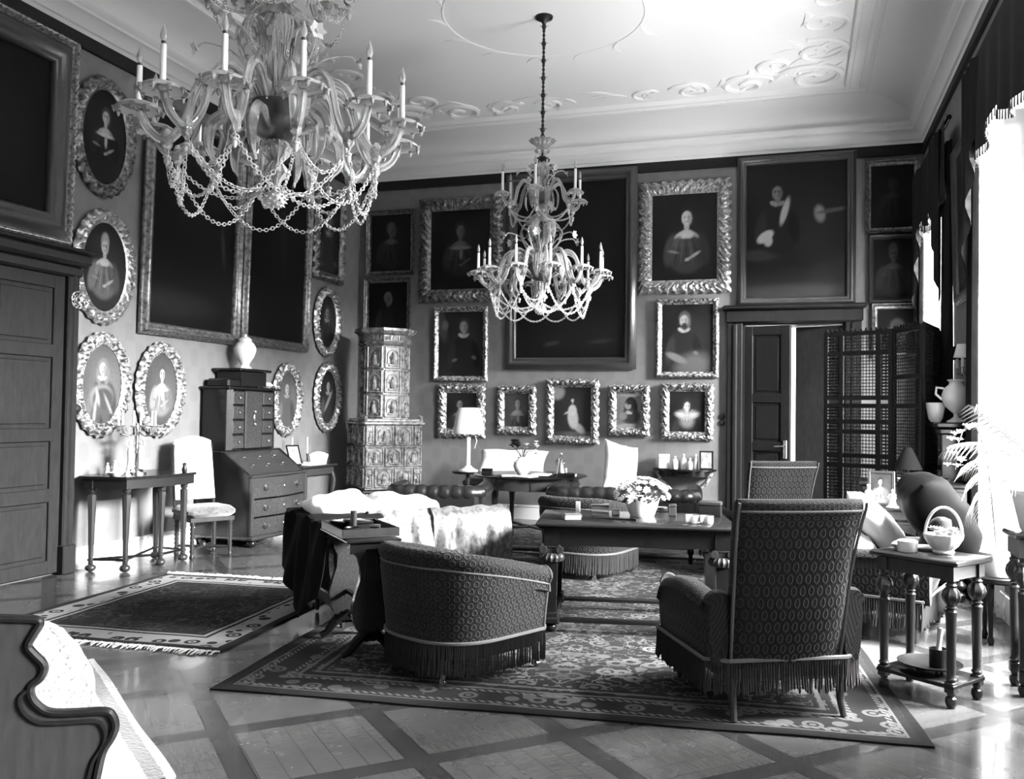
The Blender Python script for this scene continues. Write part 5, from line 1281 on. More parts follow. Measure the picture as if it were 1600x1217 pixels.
for i, (x, y, w, d) in enumerate(((.1, -.4, .22, .3), (.22, -.3, .2, .26), (-.12, -.42, .2, .16))):
    b = MB(); b.box((0, 0, .008), (w, d, .015), bev=.003); o = b.build('magazine', M['paper']); o.location = on_round(x, y)[:2] + (RZ + (.016 if i == 1 else 0),); o.rotation_euler = (0, 0, .4 * i - .3); tag(o, ['magazine at near rim of the round table', 'magazine half over another on the round table', 'small paper before the flower vase'][i], 'magazine', 'papers on the round table')
# lamp on a little stand behind the leather armchair
t = thing('lamp_stand', 'small dark stand under the pleated lamp by the back wall', 'table', (-4.1, 10.95, 0)); b = MB(); b.lathe([(.2, .7), (.215, .715), (.21, .729)], n=32); b.build('tabletop', M['wood'], t); b = MB(); b.lathe([(.03, .69), (.022, .5), (.035, .4), (.02, .3), (.03, .12), (.03, .06)], n=16); b.build('column', M['midwood'], t)
for q in range(3):
    l = MB(); a = q * 2.09; l.tube([(0, 0, .12), (.12 * math.cos(a), .12 * math.sin(a), .09), (.2 * math.cos(a), .2 * math.sin(a), .012)], [.02, .018, .012], 8); l.build('leg', M['midwood'], t)
t = thing('table_lamp', 'table lamp with tall pleated white shade and column stem in front of the back wall', 'lamp', (-4.1, 10.95, .73))
b = MB(); b.lathe([(.13, 0), (.13, .015), (.1, .025), (.06, .05), (.045, .07)], n=32); b.build('base', M['marble'], t)
b = MB(); b.lathe([(.035, .06), (.03, .09), (.027, .4), (.033, .43), (.012, .45), (.012, .56)], n=28, fl=lambda a, k: 1 + (.06 * math.cos(12 * a))); b.build('column', M['marble'], t)
b = MB(); b.lathe([(.2, .49), (.202, .56), (.19, .6), (.16, .76), (.13, .83), (.128, .83), (.158, .755), (.187, .6), (.198, .492)], n=96, fl=lambda a, k: 1 + .008 * math.cos(48 * a), cap=False); b.build('lamp_shade', M['shade'], t)
b = MB(); b.ball((0, 0, .6), .035, 12, (1, 1, 1.3)); b.build('bulb', M['glassdish'], t)
b = MB(); b.tube([(.03, 0, .46), (.1, -.02, .47), (.13, -.03, .4), (.1, -.03, .3)], .004, 6); b.build('cord', M['white'], t)
# demi-lune shelf table at right with its little things
t = thing('wall_console', 'half round console on curved brackets under the woman in the fan ruff', 'table', (-1.42, YB - .02, 0))
b = MB(); b.prism([(.42 * math.cos(a), -.34 * math.sin(a)) for a in np.linspace(0, PI, 25)], .765, .79, 'XY'); b.build('tabletop', M['wood'], t, angle=30)
b = MB(); b.prism([(.36 * math.cos(a), -.28 * math.sin(a)) for a in np.linspace(0, PI, 25)], .69, .765, 'XY'); b.build('apron', M['wood'], t, angle=30)
for sx in (-1, 1):
    l = MB(); l.tube([(sx * .36, -.1, .75), (sx * .3, -.12, .62), (sx * .16, -.1, .5), (sx * .06, -.06, .36), (sx * .05, -.05, .0)], [.028, .03, .024, .024, .03], 10); l.build('leg', M['palegilt'], t)
WCZ = .791
def jar(name, label, loc, r, h, m, cat='bottle', group=None, stopper=True):
    t = thing(name, label, cat, loc, 0, group); b = MB(); b.lathe([(r * .9, 0), (r, h * .06), (r, h * .55), (r * .8, h * .68), (r * .38, h * .76), (r * .38, h * .88), (r * .5, h * .9)], n=18); b.build('bottle_body', m, t)
    if stopper: b = MB(); b.lathe([(r * .3, h * .88), (r * .45, h * .92), (r * .4, h * .97), (r * .05, h)], n=12); b.build('stopper', m, t)
    return t
boxy('white_box', 'white box at the left end of the half round console', 'box', (.13, .1, .19), (-1.68, YB - .14, WCZ), 0, M['white'])
for i, (x, y, r, h, lab) in enumerate(((-1.53, .2, .04, .17, 'squat white bottle next to the white box'), (-1.42, .17, .036, .2, 'tall white bottle at middle of the half round console'), (-1.33, .22, .034, .15, 'low white bottle in front on the half round console'), (-1.26, .14, .03, .2, 'narrow white bottle nearest the small framed photo'))):
    jar('scent_bottle', lab, (x, YB - y, WCZ), r, h, M['white'], group='bottles on the half round console')
easel('small_photo_frame', 'small dark framed photo at the right end of the half round console', (-1.12, YB - .2, WCZ), math.radians(6), .18, .25, M['wood'], .3)
# ---------------------------------------------------------------- turned lattice folding screen
M['lattice'] = mat('dark_turned_lattice', .006, .4, spec=.2)
def make_screen():
    Z = 2.38
    pts = [Vector((.27, 9.7, 0)), Vector((.9, 9.42, 0)), Vector((1.11, 8.97, 0)), Vector((1.36, 9.75, 0))]
    t = thing('lattice_screen', 'tall dark folding screen of turned wooden lattice before the window', 'screen', (.27, 9.7, 0))
    for i, (p, q) in enumerate(zip(pts, pts[1:])):
        L = (q - p).length; a = math.atan2(q.y - p.y, q.x - p.x); o = p - pts[0]
        MM = Matrix.Translation(o) @ Matrix.Rotation(a, 4, 'Z')
        b = MB(); b.M = MM
        cols = [.0, .26 * L, .8 * L, L] if i == 0 else ([0, L] if i == 1 else [0, .5 * L, L])
        for x in cols: b.box((min(max(x, .022), L - .022), 0, Z / 2), (.044, .034, Z), bev=.005)
        rows = [.02, .42, .62, 1.02, 1.12, 1.36, 1.46, 1.62, 1.7, 2.15, Z - .03] if i == 0 else [.02, .6, 1.05, 1.62, 1.9, Z - .03]
        for z in rows: b.box((L / 2, 0, z), (L, .03, .045), bev=.005)
        for z in (.22,): b.box((L / 2, .0, z), (L - .04, .012, .38))
        for k in range(int(L / .05)): b.lathe([(.006, 0), (.014, .012), (.006, .03), (.001, .036)], (.025 + k * .05, 0, Z - .008), 8)
        pn = b.build('screen_panel', M['lattice'], t)
        # turned spindles between the rails
        g = MB(); g.M = MM
        for c0, c1 in zip(cols, cols[1:]):
            st = .031
            for r0, r1 in zip(rows[1:], rows[2:]):
                x0, x1, z0, z1 = c0 + .03, c1 - .03, r0 + .018, r1 - .018
                if z1 - z0 < .05: continue
                nx, nz = max(2, int((x1 - x0) / st)), max(2, int((z1 - z0) / st)); dense = (i == 0 and (c0 == 0 or c1 == L))
                if dense: nx *= 1; 
                for ix in range(nx + 1):
                    x = x0 + (x1 - x0) * ix / nx
                    g.tube([(x, 0, z0), (x, 0, z1)], .004 if not dense else .007, 4, cap=False)
                    for iz in range(nz + 1):
                        z = z0 + (z1 - z0) * iz / nz; g.lathe([(.002, -.011), (.008 if not dense else .0118, 0), (.002, .011)], (x, 0, z), 6, cap=False)
                for iz in range(nz + 1):
                    z = z0 + (z1 - z0) * iz / nz; g.tube([(x0, 0, z), (x1, 0, z)], .004 if not dense else .008, 4, cap=False)
        g.build('lattice_spindles', M['lattice'], pn, angle=60)
    return t
make_screen()
# desk in front of the screen with its triangular lamp
t = thing('writing_desk', 'dark desk standing before the lattice screen, under the window wall', 'desk', (.93, 8.3, 0), 0)
b = MB(); b.box((0, 0, .945), (.86, .5, .03), bev=.008); b.build('desktop', M['wood'], t)
b = MB(); b.box((0, 0, .8), (.8, .46, .26), bev=.006); c = b.build('carcass', M['midwood'], t)
for x in (-.2, .2):
    d = MB(); d.box((x, -.235, .8), (.37, .02, .2), bev=.006); dr = d.build('drawer', M['midwood'], t); k = MB(); k.ball((x, -.255, .8), .014, 10); k.build('knob', M['brass'], dr)
for sx in (-1, 1):
    for sy in (-1, 1):
        l = MB(); l.lathe([(.02, 0), (.036, .03), (.04, .06), (.016, .09), (.045, .12), (.045, .14), (.018, .17), (.026, .2), (.03, .5), (.02, .54), (.035, .6), (.032, .68)], (sx * .36, sy * .19, 0), 18); l.build('leg', M['midwood'], t)
DZ0 = .961
t = thing('shaded_desk_lamp', 'dark desk lamp with a steep pointed shade before the lattice screen', 'lamp', (.92, 8.38, DZ0))
b = MB(); b.lathe([(.07, 0), (.07, .015), (.02, .03), (.014, .12), (.02, .14)], n=20); b.build('base', M['iron'], t); b = MB(); b.lathe([(.12, .1), (.03, .29), (.028, .29), (.116, .102)], n=28, cap=False); b.build('lamp_shade', M['darkcloth'], t)
boxy('white_box', 'small white box shining at the foot of the pointed desk lamp', 'box', (.13, .08, .04), (.88, 8.14, DZ0), .1, M['white'])
boxy('dark_box', 'dark box on the desk to the right of the pointed lamp', 'box', (.16, .12, .06), (1.14, 8.2, DZ0), -.2, M['wood'])
# occasional table between armchair and desk carrying the framed photograph
t = thing('occasional_table', 'table with ball turned legs behind the pillow heaped armchair', 'table', (.79, 7.62, 0))
b = MB(); b.box((0, 0, .795), (.62, .42, .03), bev=.008); b.build('tabletop', M['wood'], t); b = MB(); b.box((0, 0, .75), (.54, .36, .06)); b.build('apron', M['midwood'], t)
for sx in (-1, 1):
    for sy in (-1, 1):
        l = MB(); l.lathe([(.022, 0), (.05, .02), (.055, .045), (.03, .06), (.02, .08), (.055, .12), (.06, .14), (.024, .165), (.022, .2), (.026, .5), (.034, .6), (.026, .74)], (sx * .24, sy * .15, 0), 18); l.build('leg', M['midwood'], t)
OT = .811
easel('framed_photograph', 'large framed photograph on easel back on the table behind the pillows', (.64, 7.58, OT), math.radians(-4), .2, .275, M['silver'], .03, lean=12, pic=lady(-.05, .4, .24, .16, .1, .01))
jar('glass_jar', 'white stoppered jar to the left of the large framed photograph', (.54, 7.5, OT), .035, .17, M['white'], 'jar')
figure('white_figurine', 'small white figurine in front of the large framed photograph', (.71, 7.46, OT), .09, M['white'])
# pillows on the wide armchair
def on_chair(x, y, z): return tuple(Matrix.Translation(lowchair.location) @ Matrix.Rotation(math.radians(72), 4, 'Z') @ Vector((x, y, z)))
pillow('dark_cushion', .6, .58, .36, M['darkcushion'], 'big dark satin cushion slumped on the back of the wide armchair', on_chair(-.02, -.43, .83), (8, 55, 12), 'cushion', seed=3, puff=.5)
pillow('pale_pillow', .5, .44, .2, M['linen'], 'white pillow leaning against the big dark cushion, upper one', on_chair(.1, .0, .72), (18, 42, 18), 'pillow', 'pale pillows on the wide armchair', seed=6)
pillow('pale_pillow', .52, .42, .2, M['linen'], 'white pillow lower on the seat of the wide armchair, nearest the side table', on_chair(-.18, .14, .6), (10, 38, -4), 'pillow', 'pale pillows on the wide armchair', seed=7)
# pedestal, urn, jar and two shaded wall lamp
t = thing('pedestal', 'dark square pedestal carrying a white urn beside the curtain', 'pedestal', (1.33, 8.75, 0))
b = MB(); b.box((0, 0, .06), (.32, .32, .12), bev=.015); b.box((0, 0, .74), (.22, .22, 1.26), bev=.008); b.box((0, 0, 1.39), (.26, .26, .06), bev=.015); b.box((0, 0, 1.445), (.31, .31, .05), bev=.012); b.build('shaft', M['wood'], t)
PZ = 1.471
t = thing('marble_urn', 'white footed urn on the dark pedestal', 'urn', (1.35, 8.72, PZ))
b = MB(); b.lathe([(.075, 0), (.075, .012), (.05, .025), (.02, .05), (.018, .075), (.04, .095), (.09, .14), (.115, .2), (.118, .24), (.1, .3), (.06, .335), (.055, .36), (.075, .375), (.07, .38), (.05, .36)], n=36); b.build('urn_body', M['marble'], t)
for q in (-1, 1): b = MB(); b.tube([(q * .1, 0, .3), (q * .16, 0, .31), (q * .165, 0, .25), (q * .112, 0, .2)], .011, 8); b.build('handle', M['marble'], t)
t = thing('marble_jar', 'pale jar tucked behind the footed urn on the pedestal', 'jar', (1.2, 8.84, PZ)); b = MB(); b.lathe([(.04, 0), (.06, .03), (.075, .12), (.08, .17), (.08, .175)], n=28); b.build('jar_body', M['marble'], t)
t = thing('wall_sconce', 'two armed wall lamp with one pale and one darkened shade above the white urn', 'lamp', (XR - .012, 8.9, 1.95))
b = MB(); b.lathe([(.06, 0), (.055, .015), (.02, .03)], n=20, M=Matrix.Rotation(-PI / 2, 4, 'Y')); b.build('wall_plate', M['brass'], t)
for q, m_ in ((-1, M['shade']), (1, M['darkcloth'])):  # farther lampshade is darkened by its colour to look dim
    b = MB(); b.tube([(-.02, 0, 0), (-.06, q * .06, -.05), (-.09, q * .13, -.03), (-.09, q * .14, .02)], .008, 8); g = b.build('arm', M['brass'], t)
    c = MB(); c.lathe([(.012, .02), (.012, .12)], (-.09, q * .14, 0), 12); c.build('candle', M['candle'], g); c = MB(); c.lathe([(.075, .1), (.045, .22), (.044, .22), (.073, .101)], (-.09, q * .14, 0), 24, cap=False); c.build('lamp_shade', m_, g)
# ---------------------------------------------------------------- curtains at the windows
def f_lace():
    m = bpy.data.materials.new('white_lace'); m.use_nodes = True; nt = m.node_tree; nt.nodes.clear(); k = N(nt)
    v = k.sep(k.uv()); y = k.m('MULTIPLY', v[1], 9.); x = k.m('ADD', k.m('MULTIPLY', v[0], 11.), k.m('MULTIPLY', k.m('MODULO', k.m('FLOOR', y), 2.), .5))
    fx, fy = k.m('SUBTRACT', k.m('FRACT', x), .5), k.m('SUBTRACT', k.m('FRACT', y), .5)
    d = k.m('SQRT', k.m('ADD', k.m('MULTIPLY', fx, fx), k.m('MULTIPLY', fy, fy)))
    h = k.m('MULTIPLY', k.m('LESS_THAN', d, .34), k.m('GREATER_THAN', d, .1))
    hole = k.m('ADD', k.m('MULTIPLY', h, .7), .12)
    tr = k.n('ShaderNodeBsdfTransparent'); df = k.n('ShaderNodeBsdfDiffuse'); df.inputs[0].default_value = (.85, .85, .85, 1); tl = k.n('ShaderNodeBsdfTranslucent'); tl.inputs[0].default_value = (.85, .85, .85, 1)
    a = k.n('ShaderNodeMixShader'); a.inputs[0].default_value = .6; k.l(df.outputs[0], a.inputs[1]); k.l(tl.outputs[0], a.inputs[2])
    c = k.n('ShaderNodeMixShader'); k.l(hole, c.inputs[0]); k.l(a.outputs[0], c.inputs[1]); k.l(tr.outputs[0], c.inputs[2])
    o = k.n('ShaderNodeOutputMaterial'); k.l(c.outputs[0], o.inputs[0]); return m
M['lace'] = f_lace()
M['velvet'] = mat('dark_velvet_curtain', .008, .85, spec=.15)
def curtain(mb, X, y0, y1, z0, z1, folds, amp, taper=0.):
    def f(u, v):
        s = y0 + (y1 - y0) * u; k = 1 - taper * math.sin(PI * v) ; s = y1 + (s - y1) * k
        return (X + amp * math.sin(u * folds * 2 * PI) * (1 + .2 * math.sin(v * 5)), s, z0 + (z1 - z0) * v)
    mb.grid(f, folds * 10, 14, uv=lambda u, v: (u * abs(y1 - y0) * 1.3, v * (z1 - z0)))
for i, (y0, y1) in enumerate(WIN):
    yc = (y0 + y1) / 2; w = y1 - y0; 
    t = thing('window_curtain', ['dark velvet curtains with fringed valance and lace on the window nearest the view', 'dark velvet curtains with fringed valance and lace on the window beside the palm', 'dark velvet curtains with fringed valance and lace on the window behind the lattice screen'][i], 'curtain', (0, 0, 0), 0, 'window curtains')
    for (a, e, nm) in ((y0 - .34, y0 - .02, 'drape'), (y1 + .34, y1 + .02, 'drape')):
        b = MB(); curtain(b, XR - .09, a, e, .02, 4.25, 4, .035, .0); o = b.build(nm, M['velvet'], t)
    for (a, e) in ((y0 - .02, y0 + .24), (y1 + .02, y1 - .8)):
        b = MB(); curtain(b, XR - .06, e, a, .03, 4.1, 5, .022, .12); o = b.build('lace_curtain', M['lace'], t)
    b = MB()
    def val(u, v):
        bot = 3.72 + .22 * abs(math.sin(u * PI * 3)) ** .7 * -1 + .12; return (XR - .14 + .03 * math.sin(u * 60) * v, y0 - .36 + (w + .72) * u, 4.45 + (bot - 4.45) * v)
    b.grid(val, 90, 10); vv = b.build('valance', M['velvet'], t)
    f = MB()
    for k in range(130):
        u = k / 129; p = val(u, 1); f.tube([(p[0], p[1], p[2]), (p[0], p[1], p[2] - .07)], [.006, .009], 4)
    f.build('valance_fringe', M['fringe'], vv)
    b = MB(); b.tube([(XR - .1, y0 - .38, 4.46), (XR - .1, y1 + .38, 4.46)], .025, 12); b.build('curtain_rod', M['wood'], t)
    for s_ in (-1, 1):      # swagged tail hanging diagonally at each side
        b = MB(); ye = y0 - .3 if s_ < 0 else y1 + .3
        b.grid(lambda u, v: (XR - .17 + .03 * math.sin(u * 20), ye - s_ * (.1 + .55 * u) , 4.4 - v * (1.75 - 1.15 * u)), 24, 12); b.build('swag_tail', M['velvet'], t)
# ---------------------------------------------------------------- palm on its stand, flower sprays
t = thing('plant_stand', 'dark square plant stand by the window with the palm on it', 'stand', (1.29, 5.6, 0))
b = MB(); b.box((0, 0, .865), (.32, .32, .03), bev=.008); b.build('top', M['wood'], t); b = MB(); b.box((0, 0, .8), (.27, .27, .1)); b.build('apron', M['midwood'], t)
for sx in (-1, 1):
    for sy in (-1, 1): baluster(sx * .105, sy * .105, (0, .75), M['midwood'], t)
t = thing('potted_palm', 'palm in a white pot with long drooping pale fronds by the window', 'plant', (1.29, 5.6, .881))
b = MB(); b.lathe([(.09, 0), (.1, .02), (.14, .2), (.15, .21), (.15, .23), (.13, .23), (.12, .2)], n=28); b.build('pot', M['white'], t)
rr = random.Random(12)
PS = .62
def frond(az, L, up, droop, m=M['palm'], nl=16, wd=.0045):
    b = MB(); P = []; p = Vector((.02 * math.cos(az), .02 * math.sin(az), .22)); e = up
    for i in range(18):
        P.append(p.copy()); d = Vector((math.cos(az) * math.cos(e), math.sin(az) * math.cos(e), math.sin(e))); p = p + d * L / 17; e -= droop / 17
    b.tube(P, [.008 - .006 * i / 17 for i in range(18)], 5); sd = Vector((-math.sin(az), math.cos(az), 0))
    for i in range(5, 18):
        for q in (-1, 1):
            l = (.15 * math.sin(PI * (i - 3) / 16) + .05); fwd = (P[min(i + 1, 17)] - P[i - 1]).normalized()
            d = (fwd * .75 + sd * q * .6 - Vector((0, 0, .25))).normalized(); a = P[i]; m1 = a + d * l * .5 + Vector((0, 0, .01)); e_ = a + d * l - Vector((0, 0, l * .35)); w = Vector((0, 0, wd)) + fwd * wd * .6
            b.add([tuple(a - w * .3), tuple(a + w * .3), tuple(m1 + w), tuple(e_), tuple(m1 - w)], [(0, 1, 2, 4), (4, 2, 3)])
    return b.build('frond', m, t)
for az, L, up, dr in ((185, .55, 1.35, 1.7), (170, .4, 1.2, 2.2), (150, .45, 1.3, 2.0), (215, .4, .9, 2.3), (120, .45, 1.35, 1.6), (100, .4, 1.4, 1.5), (255, .45, 1.3, 1.7), (280, .35, 1.35, 1.6), (165, .4, .8, 2.3), (205, .6, 1.4, 1.0)):
    frond(math.radians(az), L, up, dr)
b = MB()
for q in range(8): a = q * .8; b.tube([(0, 0, .2), (.03 * math.cos(a), .03 * math.sin(a), .3)], [.02, .012], 6)
b.build('stem', M['leafy'], t)
t = thing('hanging_orchid', 'spray of white blossoms hanging before the lace curtain, beside the palm', 'plant', (1.3, 6.75, .45))
b = MB(); b.lathe([(.1, 0), (.11, .02), (.13, .16), (.12, .16)], n=24); b.build('pot', M['white'], t)
b = MB(); pth = [(0, 0, .14), (-.03, .02, .5), (-.06, .03, .82), (-.12, .05, 1.0), (-.2, .06, .98), (-.24, .06, .86), (-.25, .06, .7)]; b.tube(pth, [.009, .008, .007, .006, .005, .004, .003], 6); b.build('stem', M['leafy'], t)
for q in range(16):
    s_ = q / 15; i = 3 + s_ * 2.99; k = int(i); p = Vector(pth[k]) * (1 - (i - k)) + Vector(pth[min(k + 1, 6)]) * (i - k); b = MB(); bloom(b, (p.x + rr.uniform(-.05, .05), p.y + rr.uniform(-.04, .04), p.z + rr.uniform(-.03, .03)), .042, 6, q, 2); b.build('blossom', M['petal'], t)
# plant stool under the orchid
t = thing('plant_stool', 'low dark stool under the white flowering pot by the window', 'stool', (1.3, 6.75, 0)); b = MB(); b.lathe([(.17, .41), (.18, .42), (.18, .445)], n=28); b.build('seat', M['wood'], t)
for q in range(3):
    a = q * 2.09; l = MB(); l.lathe([(.015, 0), (.022, .03), (.014, .06), (.02, .3), (.022, .41)], (.12 * math.cos(a), .12 * math.sin(a), 0), 12); l.build('leg', M['wood'], t)

# ---------------------------------------------------------------- things on the centre table and the side table
def flower_bowl():
    t = thing('flower_bowl', 'white tapered bowl brimming with small white flowers on the centre table', 'flower bowl', on_table(1003, 806))
    b = MB(); b.lathe([(.085, 0), (.09, .01), (.105, .05), (.13, .135), (.132, .14), (.125, .138), (.1, .05)], n=40); b.build('bowl_body', M['white'], t)
    b = MB(); r = random.Random(2)
    for i in range(260):
        a, e, q = r.uniform(0, 6.28), r.uniform(-.15, 1.5), r.uniform(.7, 1); R = .185 * q
        c = Vector((R * math.cos(a) * math.cos(e), R * math.sin(a) * math.cos(e), .135 + .125 * math.sin(e) * q)); d = Vector((math.cos(a), math.sin(a), .3)); s_ = Vector((-math.sin(a), math.cos(a), 0)) * .015
        b.add([tuple(c - s_), tuple(c + d * .02), tuple(c + s_), tuple(c - d * .02 - Vector((0, 0, .012)))], [(0, 1, 2, 3)])
    b.build('foliage', M['leafy'], t)
    for i in range(95):
        a, e = r.uniform(0, 6.28), r.uniform(-.15, 1.5); R = .2; b = MB(); bloom(b, (0, 0, 0), .026, 6, i, 2)
        o = b.build('blossom', M['petal'], t) if i < 4 else None
        if i < 4: blo.append(o)
        else: o = blo[i % 4].copy(); COL.objects.link(o); o.parent = t
        o.location = (R * math.cos(a) * math.cos(e), R * math.sin(a) * math.cos(e), .14 + .14 * math.sin(e)); o.rotation_euler = (0, .9 * math.cos(e), a)
blo = []
flower_bowl()
TR = math.radians(11.5)
def dish(name, label, loc, r, h, m, group=None, lid=False, cat='dish'):
    t = thing(name, label, cat, loc, 0, group); b = MB(); b.lathe([(r * .9, 0), (r, .006), (r, h), (r * .9, h), (r * .86, .012)], n=28); b.build('dish_body', m, t)
    if lid: b = MB(); b.lathe([(r * 1.03, h), (r * 1.03, h + .012), (r * .3, h + .02), (r * .12, h + .03)], n=28); b.build('lid', M['silver'], t)
M['cutglass'] = M['glassdish']
boxy('glass_box', 'pale oblong glass box at the left front of the centre table', 'box', (.12, .08, .05), on_table(893, 812), TR + .3, M['cutglass'], M['silver'])
t = thing('stand_candle', 'short upright white candle behind the pale glass box', 'candle', on_table(903, 800)); b = MB(); b.box((0, 0, .04), (.032, .032, .08), bev=.004); b.build('wax_body', M['candle'], t)
boxy('glass_casket', 'glass casket on a dark foot left of the flower bowl', 'box', (.13, .09, .075), on_table(938, 802), TR, M['cutglass'], M['silver'])
boxy('little_box', 'little pale box between the glass casket and flower bowl', 'box', (.05, .04, .045), on_table(962, 804), TR + .4, M['marble'])
b = MB(); b.tube([(-.15, 0, .006), (.1, 0, .006), (.12, 0, .01), (.15, 0, .008)], [.004, .005, .012, .01], 6); o = b.build('paper_knife', M['iron']); o.location = on_table(962, 812); o.rotation_euler = (0, 0, TR - .3); tag(o, 'long paper knife lying before the flower bowl', 'knife')
boxy('upright_block', 'small upright dark box right of the flower bowl', 'box', (.05, .05, .09), on_table(1051, 806), TR, M['midwood'])
dish('round_glass_dish', 'round cut glass dish right of the upright box, left of a pair', on_table(1082, 817), .05, .055, M['cutglass'], 'glass dishes on the centre table')
dish('round_glass_dish', 'round cut glass dish with silver rim, right of a pair, near table corner', on_table(1104, 818), .048, .055, M['cutglass'], 'glass dishes on the centre table')
boxy('wooden_box', 'larger dark wooden box at the far right of the centre table', 'box', (.16, .1, .11), on_table(1110, 806), TR - .2, M['wood'], M['midwood'])
dish('silver_dish', 'low silver dish close behind the flower bowl', on_table(1035, 798), .045, .03, M['silver'], None)
# side table: basket, box, paper; shelf: dish with tumbler
t = thing('porcelain_basket', 'white porcelain flower basket with tall hoop handle on the turned side table', 'basket', on_side(.05, .05))
b = MB(); b.lathe([(.05, 0), (.055, .008), (.05, .02), (.075, .045), (.095, .08), (.1, .105), (.092, .105), (.085, .08), (.05, .03)], n=40, fl=lambda a, k: 1 + (.03 * math.cos(14 * a))); b.build('basket_body', M['white'], t)
b = MB(); b.tube([(.092 * math.cos(q), 0, .1 + .15 * math.sin(q)) for q in np.linspace(0, PI, 24)], .008, 8); b.build('hoop_handle', M['white'], t)
for q in range(14):
    a = q * .9; b = MB(); bloom(b, (.05 * math.cos(a) * (1 + .3 * math.sin(q)), .05 * math.sin(a), .11 + .02 * math.cos(q * 2)), .035, 7, q, 2); b.build('porcelain_flower', M['white'], t)
t = thing('round_porcelain_box', 'white round box on the turned side table, left of the basket', 'box', on_side(-.1, -.05)); b = MB(); b.lathe([(.05, 0), (.052, .005), (.052, .045)], n=28); b.build('box_body', M['white'], t); b = MB(); b.lathe([(.054, .045), (.054, .058), (.04, .064)], n=28); b.build('lid', M['white'], t)
M['scrollcloth'] = mat('scroll_patterned_case', .6, .5, fn=f_rings(.65, .1, .03))
t = thing('patterned_case', 'flat case with dark scroll pattern at the left of the turned side table', 'case', on_side(-.165, .02), -.4); b = MB(); b.box((0, 0, .02), (.13, .06, .04), bev=.016); b.build('case_body', M['scrollcloth'], t)
t = thing('spectacle_case', 'small pale oblong case beside the basket on the side table', 'case', on_side(-.06, .07), -.2); b = MB(); b.box((0, 0, .015), (.11, .05, .03), bev=.012); b.build('case_body', M['marble'], t)
t = thing('footed_dish', 'wide dark shallow dish on low feet on the lower shelf of the side table', 'dish', on_side(.0, .0, .1235))
b = MB(); b.lathe([(.06, .02), (.08, .022), (.14, .034), (.165, .048), (.165, .052), (.135, .042), (.03, .03)], n=44); b.build('dish_body', M['iron'], t)
for q in range(4): a = q * PI / 2 + .4; b = MB(); b.ball((.07 * math.cos(a), .07 * math.sin(a), .0115), .0115, 8); b.build('foot', M['iron'], t)
t = thing('tumbler', 'silver beaker holding rolled papers in the shallow dish', 'cup', on_side(.05, .0, .1235 + .034)); b = MB(); b.lathe([(.045, 0), (.047, .005), (.047, .1), (.043, .1), (.041, .01)], n=28); b.build('cup_body', M['iron'], t)
for q in range(2):
    b = MB(); b.tube([(0, 0, 0), (.03, .01 + .02 * q, .19)], .012, 10); o = b.build('rolled_paper', M['paper']); o.location = on_side(.04 + .015 * q, -.01, .1235 + .05); o.rotation_euler = (0, 0, q * .5); tag(o, ['left', 'right'][q] + ' of two paper rolls standing in the beaker', 'paper', 'paper rolls in the beaker')

# ---------------------------------------------------------------- settee end with fleece in the near left corner
def plane_pt(p0, n, px, py):
    d = _rt * (px - 800) + _up * (608.5 - py) + _fw * FPX
    return CAM + d * ((p0 - CAM).dot(n) / d.dot(n))
P0 = Vector((-2.2, 2.45, .4)); e_ = Vector((.74, .67, 0)).normalized(); nn = Vector((-e_.y, e_.x, 0)) * 1.0
def smooth_line(P, k=4):
    P = [Vector((p[0], p[1])) for p in P]; Q = [P[0]] + P + [P[-1]]; out = []
    for i in range(len(P) - 1):
        a, b_, c, d = Q[i:i + 4]
        for j in range(k):
            u = j / k; v = .5 * ((2 * b_) + (c - a) * u + (2 * a - 5 * b_ + 4 * c - d) * u * u + (3 * b_ - a - 3 * c + d) * u ** 3); out.append((v.x, v.y))
    return out + [(P[-1].x, P[-1].y)]
t = thing('carved_settee', 'settee with scrolled wooden end panel in the near left corner', 'settee', (P0.x, P0.y, 0), math.atan2(e_.y, e_.x))
def sz(px, py, off=0.):
    q = plane_pt(P0 + nn * off, nn, px, py); return ((q - P0).dot(e_), q.z)
top = [(-70, 964), (30, 966), (58, 968), (62, 975), (52, 992), (44, 1008), (52, 1020), (66, 1034), (69, 1046), (62, 1060), (50, 1070), (48, 1084), (58, 1100), (80, 1112), (120, 1112), (164, 1110), (176, 1118), (180, 1134), (174, 1152), (160, 1175), (150, 1217)]
pr_ = smooth_line([sz(*p) for p in top]); sx0 = pr_[0][0]; poly = pr_ + [(pr_[-1][0] - .05, .05), (pr_[-1][0] - .2, .05), (sx0 + .3, .1), (sx0, .05)]
b = MB(); b.prism(poly, 0, .045, 'XZ'); b.build('end_panel', M['midwood'], t, angle=35)
b = MB(); b.tube([(x, -.004, z) for x, z in pr_], .014, 8); b.tube([(x - .03, -.006, z - .03) for x, z in pr_[36:]], .008, 6); b.build('panel_moulding', M['wood'], t)
x1 = sz(164, 1110)[0]
b = MB(); b.box(((sx0 + x1) / 2, .5, .2), (x1 - sx0 - .1, .88, .2), bev=.02); b.build('seat_frame', M['wood'], t)
for x in (sx0 + .1, x1 - .06):
    for y in (.1, .85):
        l = MB(); l.lathe([(.02, 0), (.03, .03), (.022, .06), (.035, .16)], (x, y, 0), 14); l.build('leg', M['wood'], t)
fl = [(-70, 962), (30, 965), (62, 969), (88, 981), (108, 1002), (124, 1022), (136, 1040), (141, 1062), (141, 1085), (136, 1116)]
A_ = [sz(*p, off=.06) for p in fl]; ca = sum(q[0] for q in A_) / len(A_); B_ = [(ca + (q[0] - ca) * 1.05, 1.5 - (1.5 - q[1]) * 1.26) for q in A_]
b = MB(); npts = len(A_)
